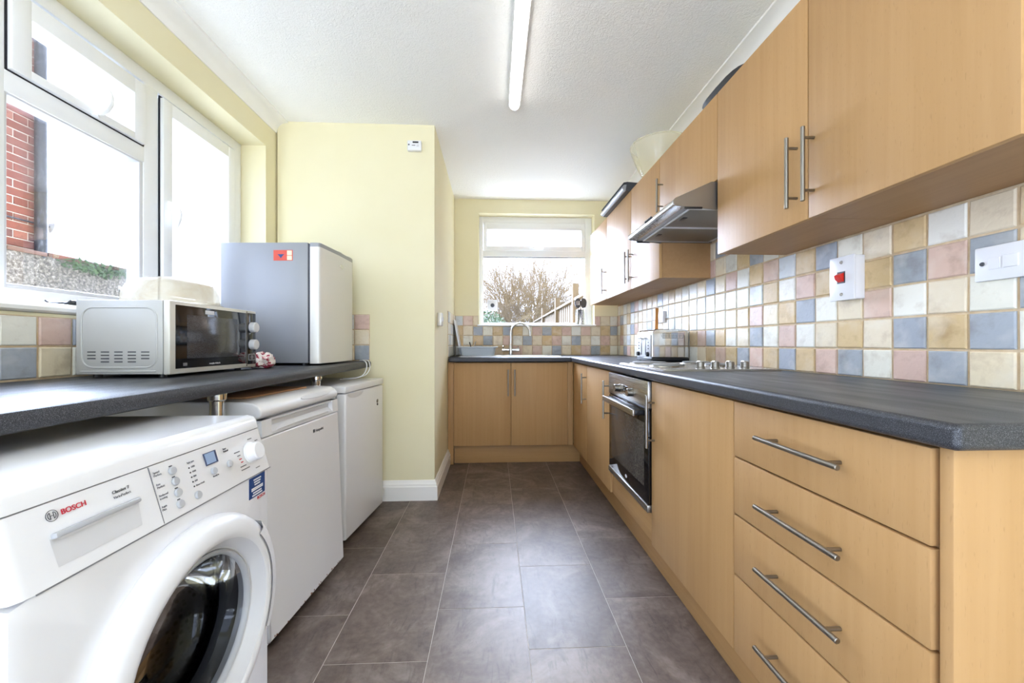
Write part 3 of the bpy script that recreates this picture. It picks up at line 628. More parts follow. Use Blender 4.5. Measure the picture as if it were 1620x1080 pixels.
# ------------------------------------------------------------------ sink, tap and what stands by the window
def sink_area():
    t = thing('sink', 'stainless steel inset sink bowl with ribbed drainer under the back window', 'sink', (.15, 3.59, ZT))
    b = B().slab('z', ZT + .0003, ZT + .006, (-.30, .58, 3.36, 3.80), [(.105, .495, 3.425, 3.755)]); b.build('rim', 'steelx', t, smooth=20, bevel=.002)
    b = B(); x0, x1, y0, y1, zb = .105, .495, 3.425, 3.755, ZT - .15
    for r in range(6): B
    b.add([(x0, y0, ZT + .003), (x1, y0, ZT + .003), (x1, y1, ZT + .003), (x0, y1, ZT + .003), (x0 + .02, y0 + .02, zb), (x1 - .02, y0 + .02, zb), (x1 - .02, y1 - .02, zb), (x0 + .02, y1 - .02, zb)],
          [[0, 1, 5, 4], [1, 2, 6, 5], [2, 3, 7, 6], [3, 0, 4, 7], [4, 5, 6, 7]]).build('bowl', 'steelx', t, smooth=0)
    for k in range(7): B().box((-.25, 3.42 + k * .05, ZT + .006), (.06, 3.432 + k * .05, ZT + .008), .0008).build('drainer_rib', 'steelx', t)
    t = thing('mixer_tap', 'chrome swan neck mixer tap with cross lever handles', 'tap', (.158, 3.775, ZT + .006))
    b = B().lathe([(.028, 0), (.028, .006), (.018, .012), (.018, .09), (.014, .10), (.012, .105)], (.158, 3.775, ZT + .006), n=20); b.build('body', 'chrome', t)
    pts = [(.158, 3.775, ZT + .09)] + [(.158, 3.775, z) for z in (1.03, 1.12)] + [(.249 - .091 * math.cos(a), 3.775 - .05 * (1 - math.cos(a)) / 2, 1.12 + .091 * math.sin(a)) for a in [R(d) for d in range(15, 181, 15)]] + [(.343, 3.724, 1.09)]
    B().tube(pts, .0105, 12).build('spout', 'chrome', t)
    for s in (-1, 1):
        b = B().cyl((.158 + s * .012, 3.775, ZT + .055), (.158 + s * .055, 3.775, ZT + .055), .012, 14); b.cyl((.158 + s * .055, 3.775, ZT + .055), (.158 + s * .082, 3.775, ZT + .055), .0165, 14); b.cyl((.158 + s * .07, 3.775, ZT + .06), (.158 + s * .074, 3.755, ZT + .092), .005, 8); b.build('handle', 'chrome', t)
    # draining tub
    t = thing('washing_up_tub', 'blue-grey plastic washing-up tub standing on the drainer', 'tub', (-.145, 3.53, ZT + .0085))
    z = ZT + .0085; b = B()
    def rr(x0, x1, y0, y1, zz, r=.03, n=4):
        out = []
        for (cx, cy_, a0) in ((x1 - r, y1 - r, 0), (x0 + r, y1 - r, 90), (x0 + r, y0 + r, 180), (x1 - r, y0 + r, 270)):
            out += [(cx + r * math.cos(R(a0 + 90 * k / n)), cy_ + r * math.sin(R(a0 + 90 * k / n)), zz) for k in range(n + 1)]
        return out
    L = [rr(-.29, 0.0, 3.42, 3.64, z), rr(-.305, .015, 3.405, 3.655, z + .07), rr(-.322, .032, 3.388, 3.672, z + .072), rr(-.322, .032, 3.388, 3.672, z + .079), rr(-.302, .012, 3.408, 3.652, z + .079), rr(-.286, -.004, 3.424, 3.636, z + .006)]
    n = len(L[0]); fs = [[i * n + j, i * n + (j + 1) % n, (i + 1) * n + (j + 1) % n, (i + 1) * n + j] for i in range(5) for j in range(n)] + [list(range(n)), list(range(5 * n, 6 * n))]
    b.add(sum(L, []), fs).build('tub_body', 'greytub', t)
    o = B(); m = Matrix.Translation((-.33, 3.60, ZT + .01)) @ Matrix.Rotation(R(-9), 4, 'Y')
    o = B().box((-.006, -.09, 0), (.006, .09, .36), .004, mtx=Matrix.Translation((-.300, 3.55, ZT + .0835)) @ Matrix.Rotation(R(-12), 4, 'Y')) if False else B().box((-.006, -.10, 0), (.006, .11, .335), .005, mtx=Matrix.Translation((-.312, 3.755, ZT + .0075)) @ Matrix.Rotation(R(-10.5), 4, 'Y'))
    tag(o.build('chopping_board', 'white_soft'), 'white plastic chopping board leaning against the tiles by the tub', 'chopping board')
    for (nm, mt, lab, p, q, r) in (('fork', 'chrome', 'steel fork handle poking out of the washing-up tub', (-.21, 3.50, ZT + .016), (-.165, 3.53, 1.035), .004),
                              ('knife', 'black', 'black knife handle poking out of the washing-up tub', (-.19, 3.56, ZT + .016), (-.225, 3.58, 1.03), .0055)):
        tag(B().tube([p, tuple((p[i] + q[i]) / 2 for i in range(3)), q], [r * .7, r * .8, r], 8).build(nm, mt), lab, 'cutlery')
    # utensil pot on the sill
    t = thing('utensil_pot', 'perforated steel utensil pot on the back window sill', 'pot', (.868, 3.925, 1.207)); c = (.868, 3.925)
    b = B().lathe([(0, 0), (.043, 0), (.045, .002), (.045, .147), (.047, .15), (.044, .15), (.042, .146), (.042, .004), (0, .004)], (*c, 1.2075), n=32).build('pot_body', 'chrome', t)
    q = B()
    for i in range(9):
        for j in range(12):
            a = 2 * math.pi * (j + .5 * (i % 2)) / 12; d = Vector((math.cos(a), math.sin(a), 0)); p = Vector((*c, 1.222 + i * .0145)) + d * .0448
            q.lathe([(0, .0012), (.0042, .0010), (.0042, 0)], p, d, 8)
    q.build('perforations', 'darkgrey', t)['kind'] = 'stuff'
    def utensil(name, label, x, slots):
        t = thing(name, label, 'utensil', (x, 3.925, 1.2125))
        B().tube([(x, 3.925, 1.2125), (x, 3.927, 1.37)], .0035, 8).build('shaft', 'chrome', t)
        b = B(); pr = [(x + .032 * math.cos(a) * (1 if math.sin(a) > 0 else .95), 1.425 + .052 * math.sin(a)) for a in [2 * math.pi * k / 24 for k in range(24)]]
        b.prism(pr, 'y', 3.924, 3.928); h = b.build('head', 'darkgrey', t)
        if slots:
            for s in (-.013, 0, .013): B().box((x + s - .0025, 3.9232, 1.405), (x + s + .0025, 3.9288, 1.448), .0008).build('slot', 'white_soft', h)
    utensil('slotted_turner', 'dark grey slotted turner standing in the steel pot', .845, True)
    utensil('serving_spoon', 'dark grey solid serving spoon standing in the steel pot', .902, False)
sink_area()

# ------------------------------------------------------------------ worktop right: toaster, jar ; wall fittings
def toaster():
    t = thing('toaster', 'four slice polished steel toaster beside the hob', 'toaster', (1.105, 2.53, ZT)); x0, x1, y0, y1, z0, z1 = .985, 1.222, 2.41, 2.66, ZT + .012, 1.107
    pr = []
    r = .035
    for (cx, cz, a0) in ((x1 - r, z1 - r, 0), (x0 + r, z1 - r, 90)): pr += [(cx + r * math.cos(R(a0 + 15 * k)), cz + r * math.sin(R(a0 + 15 * k))) for k in range(7)]
    pr += [(x0, z0 + .012), (x1, z0 + .012)]
    B().prism(pr, 'y', y0, y1).build('shell', 'chrome', t, smooth=30, bevel=.006)
    B().box((x0 - .003, y0 - .003, ZT + .004), (x1 + .002, y1 + .003, z0 + .013), .004).build('base', 'black', t)
    for x, y in ((1.0, 2.43), (1.205, 2.43), (1.0, 2.64), (1.205, 2.64)): B().cyl((x, y, ZT), (x, y, ZT + .005), .008, 8).build('foot', 'black', t)
    e = B().box((x0 - .004, y0 + .012, z0 + .016), (x0 + .002, y1 - .012, z1 - .03), .002).build('end_plate', 'lgrey', t)
    for y in (2.50, 2.57):
        B().box((x0 - .0055, y - .006, z0 + .03), (x0 - .003, y + .006, z1 - .05), .001).build('lever_slot', 'black', e)
        B().box((x0 - .024, y - .018, z1 - .06), (x0 - .004, y + .018, z1 - .05), .003).build('lever', 'chrome', e)
    for y in (2.455, 2.615):
        B().lathe([(0, .014), (.013, .014), (.015, 0)], (x0 - .004, y, z0 + .035), (-1, 0, 0), 16).build('browning_knob', 'black', e)
        for k in range(3): B().lathe([(0, .003), (.0045, .003), (.005, 0)], (x0 - .004, y, z0 + .07 + k * .02), (-1, 0, 0), 10).build('button', 'darkgrey', e)
    f = B(); vx0, vx1, vz0, vz1 = 1.055, 1.185, 1.050, 1.078
    f.tube([(vx0, y0 - .0, vz0), (vx1, y0, vz0), (vx1 + .004, y0, (vz0 + vz1) / 2), (vx1, y0, vz1), (vx0, y0, vz1), (vx0 - .004, y0, (vz0 + vz1) / 2)], .0015, 6, closed=True); f = f.build('vent_frame', 'black', t)
    for k in range(13): B().box((vx0 + .004 + k * .0098, y0 - .001, vz0 + .004), (vx0 + .007 + k * .0098, y0 + .002, vz1 - .004)).build('vent_slot', 'black', f)
    for k in range(2): 
        for s in range(2): B().box((1.02, 2.44 + k * .11 + s * .05, z1 - .002), (1.19, 2.465 + k * .11 + s * .05, z1 + .0006)).build('bread_slot', 'black', t)
toaster()
def back_of_toaster():
    t = thing('utensil_jar', 'cream ceramic utensil jar behind the toaster', 'jar', (1.165, 2.755, ZT))
    B().lathe([(0, 0), (.05, 0), (.056, .01), (.056, .20), (.059, .206), (.054, .206), (.05, .19), (.05, .012), (0, .012)], (1.165, 2.755, ZT), n=28).build('jar_body', 'ceramic', t)
    b = B(); m = Matrix.Translation((1.15, 2.745, ZT + .0125)) @ Matrix.Rotation(R(1.5), 4, 'Y'); b.box((-.012, -.006, 0), (.012, .006, .355), .004, mtx=m)
    tag(b.build('wooden_spatula', 'woodutensil'), 'flat wooden spatula standing in the cream jar', 'utensil')
    t = thing('wall_socket', 'white double wall socket on the tiles behind the toaster', 'socket', (1.228, 2.84, 1.21)); B().box((1.213, 2.77, 1.168), (1.2325, 2.905, 1.252), .003).build('plate', 'white_soft', t)
    for y in (2.80, 2.875): B().box((1.2095, y - .008, 1.225), (1.2135, y + .008, 1.243), .001).build('rocker', 'white', t)
    t = thing('cooker_switch', 'white cooker isolator switch box with red rocker', 'switch', (1.21, 1.29, 1.24))
    B().box((1.198, 1.248, 1.166), (1.2325, 1.338, 1.312), .003).build('box', 'white_soft', t); p = B().box((1.1905, 1.246, 1.164), (1.1985, 1.340, 1.314), .002).build('plate', 'white', t)
    B().box((1.1895, 1.278, 1.222), (1.1910, 1.308, 1.262)).build('switch_frame', 'darkgrey', p); B().prism([(1.1905, 1.226), (1.178, 1.236), (1.174, 1.249), (1.1905, 1.258)], 'y', 1.282, 1.304).build('rocker', 'redsw', p)
    for z in (1.184, 1.294): B().lathe([(0, .002), (.005, .002), (.006, 0)], (1.1905, 1.293, z), (-1, 0, 0), 10).build('screw', 'nickel', p)
    t = thing('fused_switch', 'white fused spur switch plate on the tiles above the drawers', 'switch', (1.23, .873, 1.213))
    p = B().box((1.222, .802, 1.171), (1.2325, .944, 1.256), .003).build('plate', 'white_soft', t)
    B().box((1.218, .858, 1.198), (1.2225, .886, 1.228), .0015).build('rocker', 'white', p); B().box((1.2205, .893, 1.198), (1.2225, .915, 1.226), .0005).build('fuse_carrier', 'white', p)
    for y in (.928, .818): B().lathe([(0, .002), (.0045, .002), (.0055, 0)], (1.222, y, 1.214), (-1, 0, 0), 10).build('screw', 'darkgrey', p)
    t = thing('light_switch', 'small beige switch box on the yellow partition beside the sink', 'switch', (XP + .015, 2.76, 1.18))
    B().box((XP + .0003, 2.70, 1.138), (XP + .030, 2.785, 1.228), .003).build('box', 'bezel', t); B().box((XP + .029, 2.73, 1.168), (XP + .036, 2.755, 1.200), .002).build('rocker', 'white', t)
    t = thing('carbon_monoxide_alarm', 'white carbon monoxide alarm high on the yellow partition wall', 'alarm', (-.514, YP, 2.295))
    b = B().box((-.560, YP - .032, 2.262), (-.470, YP - .0003, 2.326), .006).build('alarm_case', 'white', t)
    B().box((-.525, YP - .0325, 2.307), (-.488, YP - .0315, 2.318)).build('alarm_label', 'inkdark', b); B().lathe([(0, .002), (.005, .002), (.005, 0)], (-.549, YP - .032, 2.296), (0, -1, 0), 10).build('alarm_sounder', 'darkgrey', b)
    B().box((-.53, YP - .0325, 2.290), (-.508, YP - .0315, 2.295)).build('alarm_light', 'ink', b); B().box((-.50, YP - .034, 2.284), (-.484, YP - .031, 2.298), .001).build('alarm_button', 'lgrey', b)
back_of_toaster()
def tops():
    t = thing('film_dispenser', 'silver and charcoal kitchen film dispenser lying on the wall cabinet', 'dispenser', (.945, 2.93, 2.067))
    B().prism([(.905, 2.0675), (.995, 2.0675), (.99, 2.125), (.915, 2.13), (.89, 2.125), (.888, 2.120), (.912, 2.115)], 'y', 2.66, 3.22).build('case', 'darkgrey', t)
    B().cyl((.905, 2.665, 2.092), (.905, 3.215, 2.092), .022, 20).build('roll', 'silver', t)
    b = B().lathe([(.075, 0), (.085, .01), (.14, .13), (.165, .20), (.172, .235), (.178, .236), (.178, .230), (.174, .228), (.167, .195), (.143, .127), (.09, .016), (0, .012), (0, 0), (.075, 0)], (1.065, 2.5, 2.0665), n=40)
    tag(b.build('mixing_bowl', 'bowl'), 'large clear yellowed plastic bowl on top of the wall cabinets', 'bowl')
    b = B(); n = 24; pts = []
    vs = []; 
    for ring, (s, z) in enumerate(((.62, .0), (.95, .085), (1.0, .092), (.985, .096), (.93, .09), (.6, .006))):
        vs += [(1.085 + .095 * s * math.copysign(abs(math.cos(a)) ** .6, math.cos(a)), 1.715 + .175 * s * math.copysign(abs(math.sin(a)) ** .6, math.sin(a)), 2.0665 + z) for a in [2 * math.pi * k / n for k in range(n)]]
    fs = [[i * n + j, i * n + (j + 1) % n, (i + 1) * n + (j + 1) % n, (i + 1) * n + j] for i in range(5) for j in range(n)] + [list(range(n)), list(range(5 * n, 6 * n))]
    tag(b.add(vs, fs).build('roasting_tin', 'darkgrey'), 'dark grey roasting tin on the cabinets near the hood', 'tin')
    t = thing('ceiling_light', 'long clear plastic fluorescent batten light on the textured ceiling', 'light', (.118, 1.5, 2.38))
    y0, y1 = .75, 2.295
    B().prism([(.085, ZC - .0005), (.151, ZC - .0005), (.151, 2.418), (.147, 2.418), (.146, 2.434), (.090, 2.434), (.089, 2.418), (.085, 2.418)], 'y', y0, y1).build('housing', 'white', t)
    pr = [(.118 + .027 * math.cos(a), 2.414 - .030 * math.sin(a)) for a in [math.pi * k / 12 for k in range(13)]] + [(.092, 2.432), (.144, 2.432)]
    B().prism(pr, 'y', y0 + .002, y1 - .002).build('diffuser', 'diffuser', t)
    for y in (y0 - .004, y1 - .002): B().prism([(.118 + .030 * math.cos(a), 2.414 - .033 * math.sin(a)) for a in [math.pi * k / 12 for k in range(13)]] + [(.088, ZC - .001), (.148, ZC - .001)], 'y', y, y + .006).build('end_cap', 'white', t)
tops()

# ------------------------------------------------------------------ washing machine
def washing_machine():
    t = thing('washing_machine', 'white front loading washing machine with big round door', 'washing machine', (-.88, .775, 0))
    xf, y0, y1 = -.585, .497, 1.055; xb = -1.15; yc, zc = .79, .44; Rh = .185
    # body shell with a round hole in the front panel
    b = B(); zt = .693; z0 = .02
    b.box((xb, y0, z0), (xf - .03, y1, zt), .0)          # plain tub of side panels
    bm = b.bm; bmesh.ops.delete(bm, geom=[f for f in bm.faces if f.calc_center_median().x > xf - .031], context='FACES')
    n = 64; rc = .02
    def rect(a, y_0, y_1, z_0, z_1):
        c, s = math.cos(a), math.sin(a); k = 1e9
        if c > 1e-9: k = min(k, (y_1 - yc) / c)
        if c < -1e-9: k = min(k, (y_0 - yc) / c)
        if s > 1e-9: k = min(k, (z_1 - zc) / s)
        if s < -1e-9: k = min(k, (z_0 - zc) / s)
        return yc + k * c, zc + k * s
    corners = [math.atan2(z - zc, y - yc) for y in (y0, y1) for z in (z0, zt)]
    an = sorted([2 * math.pi * k / n - math.pi for k in range(n)] + corners)
    m = len(an); vs = []
    L = [[(xf - .05, yc + Rh * math.cos(a), zc + Rh * math.sin(a)) for a in an], [(xf, yc + Rh * math.cos(a), zc + Rh * math.sin(a)) for a in an],
         [(xf, *rect(a, y0 + .022, y1 - .018, z0, zt)) for a in an], [(xf - .006, *rect(a, y0 + .007, y1 - .006, z0, zt)) for a in an], [(xf - .03, *rect(a, y0, y1, z0, zt)) for a in an]]
    b.add(sum(L, []), [[i * m + j, i * m + (j + 1) % m, (i + 1) * m + (j + 1) % m, (i + 1) * m + j] for i in range(4) for j in range(m)])
    b.build('body', 'white', t, smooth=40)
    for y in (y0 + .05, y1 - .05):
        for x in (xf - .06, xb + .06): B().cyl((x, y, 0), (x, y, .021), .018, 10).build('foot', 'darkgrey', t)
    # fascia, leaning back, rounded at the near corner
    fx0, fz0, fx1, fz1 = xf, .695, -.6135, .796
    def outline(x): return [(xb + .3, y0 - .0005), (x - .03, y0 - .0005), (x - .0062, y0 + .0068), (x - .001, y0 + .016), (x, y0 + .024), (x, y1 - .012), (x - .004, y1 - .003), (x - .014, y1 + .001), (xb + .3, y1 + .001)]
    lo, hi = outline(fx0 + .001), outline(fx1); k = len(lo)
    b = B().add([(p[0], p[1], fz0) for p in lo] + [(p[0], p[1], fz1) for p in hi], [list(range(k)), list(range(2 * k - 1, k - 1, -1))] + [[i, (i + 1) % k, (i + 1) % k + k, i + k] for i in range(k)])
    fa = b.build('fascia', 'white', t, smooth=40)
    # lid
    def lo2(x, d): return [(xb - .0, y0 - .0005 + d), (x - .03, y0 - .0005 + d), (x - .0062 - d, y0 + .0068 + d), (x - .001 - d, y0 + .016 + d), (x - d, y0 + .024 + d), (x - d, y1 - .012), (x - .004 - d, y1 - .003), (x - .014, y1 + .001 - d), (xb, y1 + .001 - d)]
    L = [[(p[0], p[1], .7985) for p in lo2(-.6125, 0)], [(p[0], p[1], .818) for p in lo2(-.6175, 0)], [(p[0], p[1], .826) for p in lo2(-.621, .003)], [(p[0], p[1], .8295) for p in lo2(-.631, .010)]]
    k = 9; b = B().add(sum(L, []), [[i * k + j, (i) * k + (j + 1) % k, (i + 1) * k + (j + 1) % k, (i + 1) * k + j] for i in range(3) for j in range(k)] + [list(range(k)), list(range(3 * k, 4 * k))])
    b.build('lid', 'white', t, smooth=40)
    B().box((xb + .02, y0 + .012, .794), (fx1 - .006, y1 - .010, .800)).build('lid_gap', 'darkgrey', t, smooth=0)
    B().box((xb + .01, y0 + .006, .69), (xb + .31, y1 - .006, .80)).build('top_box', 'appl_side', t, smooth=0)
    up = Vector((fx1 - fx0, 0, fz1 - fz0)).normalized(); nn = Vector((up.z, 0, -up.x)); Yx = Vector((0, 1, 0))
    fm = Matrix((Yx, up, nn)).transposed().to_4x4(); fm.translation = Vector((fx0 + .001, 0, fz0))     # local: (Y, t, out)
    FP = lambda y, q, o=0: fm @ Vector((y, q, o))
    def fbox(y_, q_, y2, q2, h, name, mat, par=fa, r=0, d=-.001): return B().box((y_, q_, d), (y2, q2, h), r, mtx=fm).build(name, mat, par)
    # detergent drawer with scooped grip
    dr = B()
    q = [(.557, .022), (.684, .022), (.690, .058), (.558, .062)]
    fbox(.5585, .056, .6865, .0640, .0085, 'drawer_grip', 'grey_pl', r=.002)
    b = B(); ins = [(.565, .024), (.676, .024), (.682, .056), (.562, .056)]
    b.add([FP(*p, .0006) for p in [(.557, .018), (.683, .018), (.688, .058), (.556, .058)]] + [FP(.572, .027, .0003), FP(.672, .027, .0003), FP(.676, .052, -.0002), FP(.570, .052, -.0002)], [[0, 1, 5, 4], [1, 2, 6, 5], [3, 0, 4, 7], [4, 5, 6, 7]])
    b.build('drawer_scoop', 'lgrey', fa, smooth=60)
    fbox(.7215, 0.001, .7225, .1045, .0006, 'panel_joint', 'ink'); fbox(y0 + .03, -.0022, y1 - .005, -.0002, .0002, 'fascia_joint', 'ink')
    # controls
    for (y, q) in ((.766, .084), (.766, .063), (.765, .0415), (.763, .020), (.807, .020), (.863, .051), (.913, .051)):
        bt = B().lathe([(.0078, 0), (.0078, .003), (.0065, .0046), (0, .0052)], FP(y, q), nn, 18).build('button', 'grey_pl', fa)
        if y < .78: fbox(y - .003, q + .0082, y + .003, q + .0100, .0006, 'indicator', 'inkdark')
    for i in range(5): B().lathe([(.0016, 0), (.0016, .0006), (0, .0007)], FP(.805, .0765 - .0095 * i), nn, 10).build('indicator', 'inkdark', fa)
    fbox(.848, .066, .883, .0925, .0012, 'display', 'lcdframe'); fbox(.850, .0685, .877, .091, .0016, 'display_screen', 'lcd')
    kn = B().lathe([(.026, 0), (.026, .002), (.0225, .003), (.0215, .020), (.019, .023), (0, .0235)], FP(.992, .055), nn, 32).build('knob', 'white_soft', fa)
    T = lambda s, y, q, sz, mat='ink', bold=0., al='LEFT': text(s, fa, mat, FP(y, q, .0004), Yx, up, sz, align=al, bold=bold)
    T('BOSCH', .5775, .0835, .0105, 'red', .00012); T('Classixx 7', .651, .0835, .0070, 'inkdark'); T('VarioPerfect', .651, .0755, .0058)
    for s, y, q in (('Speed', .7275, .090), ('Perfect', .7275, .0845), ('Eco', .7275, .068), ('Perfect', .7275, .0625), ('Reduced', .7265, .0475), ('Ironing', .7265, .042), ('Aqua', .7250, .0275), ('Plus', .7250, .022)): T(s, y, q, .0055)
    for i, s in enumerate(('1200', '1000', '800', '600', 'Rinse Hold')): T(s, .8095, .0750 - .0095 * i, .005)
    T('Spin rpm', .803, .0855, .005); T('Ready in', .8575, .0385, .005); T('Start', .905, .085, .0055, 'inkdark'); T('Reload', .905, .0795, .0055, 'inkdark'); 
    for (y, q, w_, m_) in ((.938, .067, .018, 'ink'), (.945, .058, .010, 'ink'), (.948, .049, .008, 'red'), (.951, .041, .007, 'red'), (.945, .031, .020, 'ink'), (.945, .023, .030, 'ink'), (1.026, .055, .012, 'ink'), (.995, .086, .014, 'ink'), (1.02, .077, .010, 'ink'), (.995, .013, .016, 'ink')): fbox(y, q, y + w_, q + .0022, .0005, 'print_mark', m_)
    # emblem: ring with armature
    b = B(); c0 = [FP(.5665 + .0075 * math.cos(a), .087 + .0075 * math.sin(a), .0003) for a in [2 * math.pi * k / 28 for k in range(28)]]; b.tube(c0, .0004, 5, closed=True)
    for s in (-1, 1):
        b.tube([FP(.5665 + s * .0022 + s * .0028 * math.sin(a), .087 + .0045 * math.cos(a), .0003) for a in [math.pi * k / 8 for k in range(9)]], .00045, 5); b.tube([FP(.5665 + s * .0022, .087 + .0045, .0003), FP(.5665 + s * .0022, .087 - .0045, .0003)], .00045, 5)
    b.tube([FP(.5643, .087, .0003), FP(.5687, .087, .0003)], .00045, 5); b.build('emblem', 'inkdark', fa)
    # blue sticker
    st = B().box((xf, .963, .641), (xf + .0008, 1.026, .691)).build('sticker', 'blue', t)
    for i, (z, ww) in enumerate(((.683, .03), (.677, .026), (.671, .022), (.663, .046), (.659, .046), (.652, .034), (.646, .04))): B().box((xf + .0006, .9945 - ww / 2, z - .0016), (xf + .0011, .9945 + ww / 2, z + .0016)).build('sticker_line', 'white', st)
    text('BOSCH', st, 'red', (xf + .0005, .995, .631), Yx, (0, 0, 1), .010)
    # door
    d = B().lathe([(.222, .0), (.227, .006), (.227, .016), (.222, .027), (.208, .037), (.190, .041), (.178, .037), (.168, .024), (.160, .012), (.150, .004), (.150, -.01)], (xf, yc, zc), (1, 0, 0), 72).build('door', 'white_soft', t, smooth=50)
    B().lathe([(.1780, .0372), (.168, .0244), (.160, .0124)], (xf + .0002, yc, zc), (1, 0, 0), 72).build('door_inner_ring', 'lgrey', d, smooth=60)
    B().lathe([(.156, .012), (.152, .016), (.146, .012), (.146, .004)], (xf, yc, zc), (1, 0, 0), 64).build('door_trim', 'grey_pl', d, smooth=60)
    B().lathe([(.150, .008), (.135, -.012), (.128, -.05), (.115, -.085), (.08, -.105), (0, -.115)], (xf, yc, zc), (1, 0, 0), 56).build('door_glass', 'doorglass', d, smooth=60)
    B().lathe([(.198, .0415), (.215, .040), (.229, .030), (.232, .012), (.228, .004), (.222, .004)], (xf, yc, zc), (1, 0, 0), 30, a0=R(-30), a1=R(42)).build('door_handle', 'white_soft', d, smooth=60)
    B().lathe([(.196, .0408), (.1975, .0415), (.199, .0408)], (xf + .0006, yc, zc), (1, 0, 0), 30, a0=R(-30), a1=R(42)).build('handle_joint', 'ink', d)
    B().lathe([(.186, -.005), (.176, -.03), (.15, -.036), (.146, -.05), (.16, -.062), (.19, -.07), (.20, -.075)], (xf, yc, zc), (1, 0, 0), 56).build('gasket', 'rubber', t, smooth=60)
    B().lathe([(.165, -.075), (.225, -.085), (.225, -.40), (.05, -.42), (0, -.42)], (xf, yc, zc), (1, 0, 0), 56).build('drum', 'drum', t, smooth=50)
    for k in range(3):
        a = R(30 + 120 * k); u, v = math.cos(a), math.sin(a); B().tube([(xf - .1, yc + .215 * u, zc + .215 * v), (xf - .38, yc + .215 * u, zc + .215 * v)], [.022, .03], 8).build('drum_paddle', 'rubber', t)
    B().box((xf - .002, y1 - .12, .02), (xf + .0012, y1 - .006, .115), .001).build('filter_flap', 'white_soft', t)
washing_machine()

# ------------------------------------------------------------------ fridges and freezer
def lens(c, half, h, dep, n=20):
    """lens-shaped grip in local yz at x=c.x, bulging +x"""
    return [(c[0], c[1] + half * math.cos(a), c[2] + h * math.sin(a)) for a in [2 * math.pi * k / n for k in range(n)]]
def freezer():
    t = thing('freezer', 'white undercounter freezer with rounded lid next to washing machine', 'freezer', (-.708, 1.57, 0), R(-4.4)); W2 = .26
    B().box((-.56, -W2, .03), (-.062, W2, .775), .004).build('body', 'appl_side', t, local=True)
    for x in (-.5, -.12):
        for y in (-W2 + .05, W2 - .05): B().cyl((x, y, 0), (x, y, .031), .016, 10).build('foot', 'darkgrey', t, local=True)
    b = B(); pr = [(-.56, .768), (-.05, .768), (-.036, .772), (-.030, .782), (-.032, .796), (-.042, .810), (-.062, .820), (-.1, .8235), (-.56, .8235)]
    l = b.prism(pr, 'y', -W2 - .001, W2 + .001).build('lid', 'white', t, local=True, smooth=50, bevel=.006)
    el = [( .09 + .115 * math.cos(a), .012 * math.sin(a)) for a in [2 * math.pi * k / 28 for k in range(28)]]
    d0 = Vector((-.010, 0, .014)).normalized(); base = Vector((-.0368, 0, .803)); o = Vector((d0.z, 0, -d0.x))
    B().add([base + Vector((0, y, 0)) + d0 * q + o * .0005 for y, q in el] + [base + Vector((0, y * .985 + .001, 0)) + d0 * q * .9 + o * .0026 for y, q in el], [[i, (i + 1) % 28, (i + 1) % 28 + 28, i + 28] for i in range(28)] + [list(range(28, 56))]).build('lid_badge', 'lgrey', l, local=True)
    dp = lambda z: -.03 * (z - .035) / .73
    b = B(); pr = [(-.058, .035), (-.006, .035), (0, .042), (dp(.705), .705), (-.058, .705)]
    d = b.prism(pr, 'y', -W2, W2).build('door', 'white', t, local=True, smooth=30, bevel=.006)
    b = B().prism([(-.058, .708), (dp(.708) - .001, .708), (-.030, .716), (-.048, .735), (-.048, .75), (-.034, .757), (-.034, .763), (-.058, .763)], 'y', -W2, W2); b.build('handle_recess', 'lgrey', d, local=True, smooth=30)
    for s in (-1, 1): B().prism([(-.058, .708), (dp(.708), .708), (-.0305, .763), (-.058, .763)], 'y', s * W2, s * (W2 - .05)).build('handle_end', 'white', d, local=True, smooth=30)
    b = B(); m = 18; vs = []
    for i in range(m + 1):
        f = -1 + 2 * i / m; w_ = math.sqrt(max(0, 1 - f * f)) ** .8
        y = f * (W2 - .06); vs.append([(-.040 + .010 * w_, y, .712 + .001), (-.036 + .012 * w_, y, .712 + .012 * w_), (-.045, y, .713 + .022 * w_)])
    b.add(sum(vs, []), [[i * 3 + j, i * 3 + j + 1, i * 3 + j + 4, i * 3 + j + 3] for i in range(m) for j in (0, 1)]); b.build('grip', 'white', d, local=True, smooth=60)
    B().box((-.052, -W2, .03), (-.012, W2, .0355)).build('kick_trim', 'appl_side', t, local=True)
    m = WM(t); wv = lambda p: m @ Vector(p); rt = (m.to_3x3() @ Vector((0, 1, 0))); upv = m.to_3x3() @ Vector((-.03 / .73, 0, 1))
    text('Hotpoint', d, 'inkdark', wv((dp(.655) + .0006, .062, .655)), rt, upv, .0165, bold=.0002)
    B().add([wv((dp(z) + .0008, y, z)) for y, z in ((.043, .6555), (.056, .6555), (.056, .6685), (.043, .6685))], [[0, 1, 2, 3]]).build('emblem', 'inkdark', d)
    rs = N('rust_spots'); rs.set(rough=.9, color='7b4a35'); q = B()
    for k in range(16):
        y = -W2 + .02 + random.random() ** 1.0 * (2 * W2 - .04); q.lathe([(0, .0012), (random.uniform(.001, .004), .0008), (.0042, 0)], (-.0005, y, .045 + random.uniform(-.003, .003)), (1, 0, 0), 6)
    q.build('rust_spots', rs.m, d, local=True)['kind'] = 'stuff'
    m2 = Matrix.Translation((-.93, 1.57, .8245)) @ Matrix.Rotation(R(-8), 4, 'Z')
    tag(B().box((-.1, -.17, 0), (.1, .17, .006), .001, mtx=m2).build('cardboard_sheet', 'card'), 'flat brown cardboard sheet lying on the freezer lid', 'cardboard')
freezer()
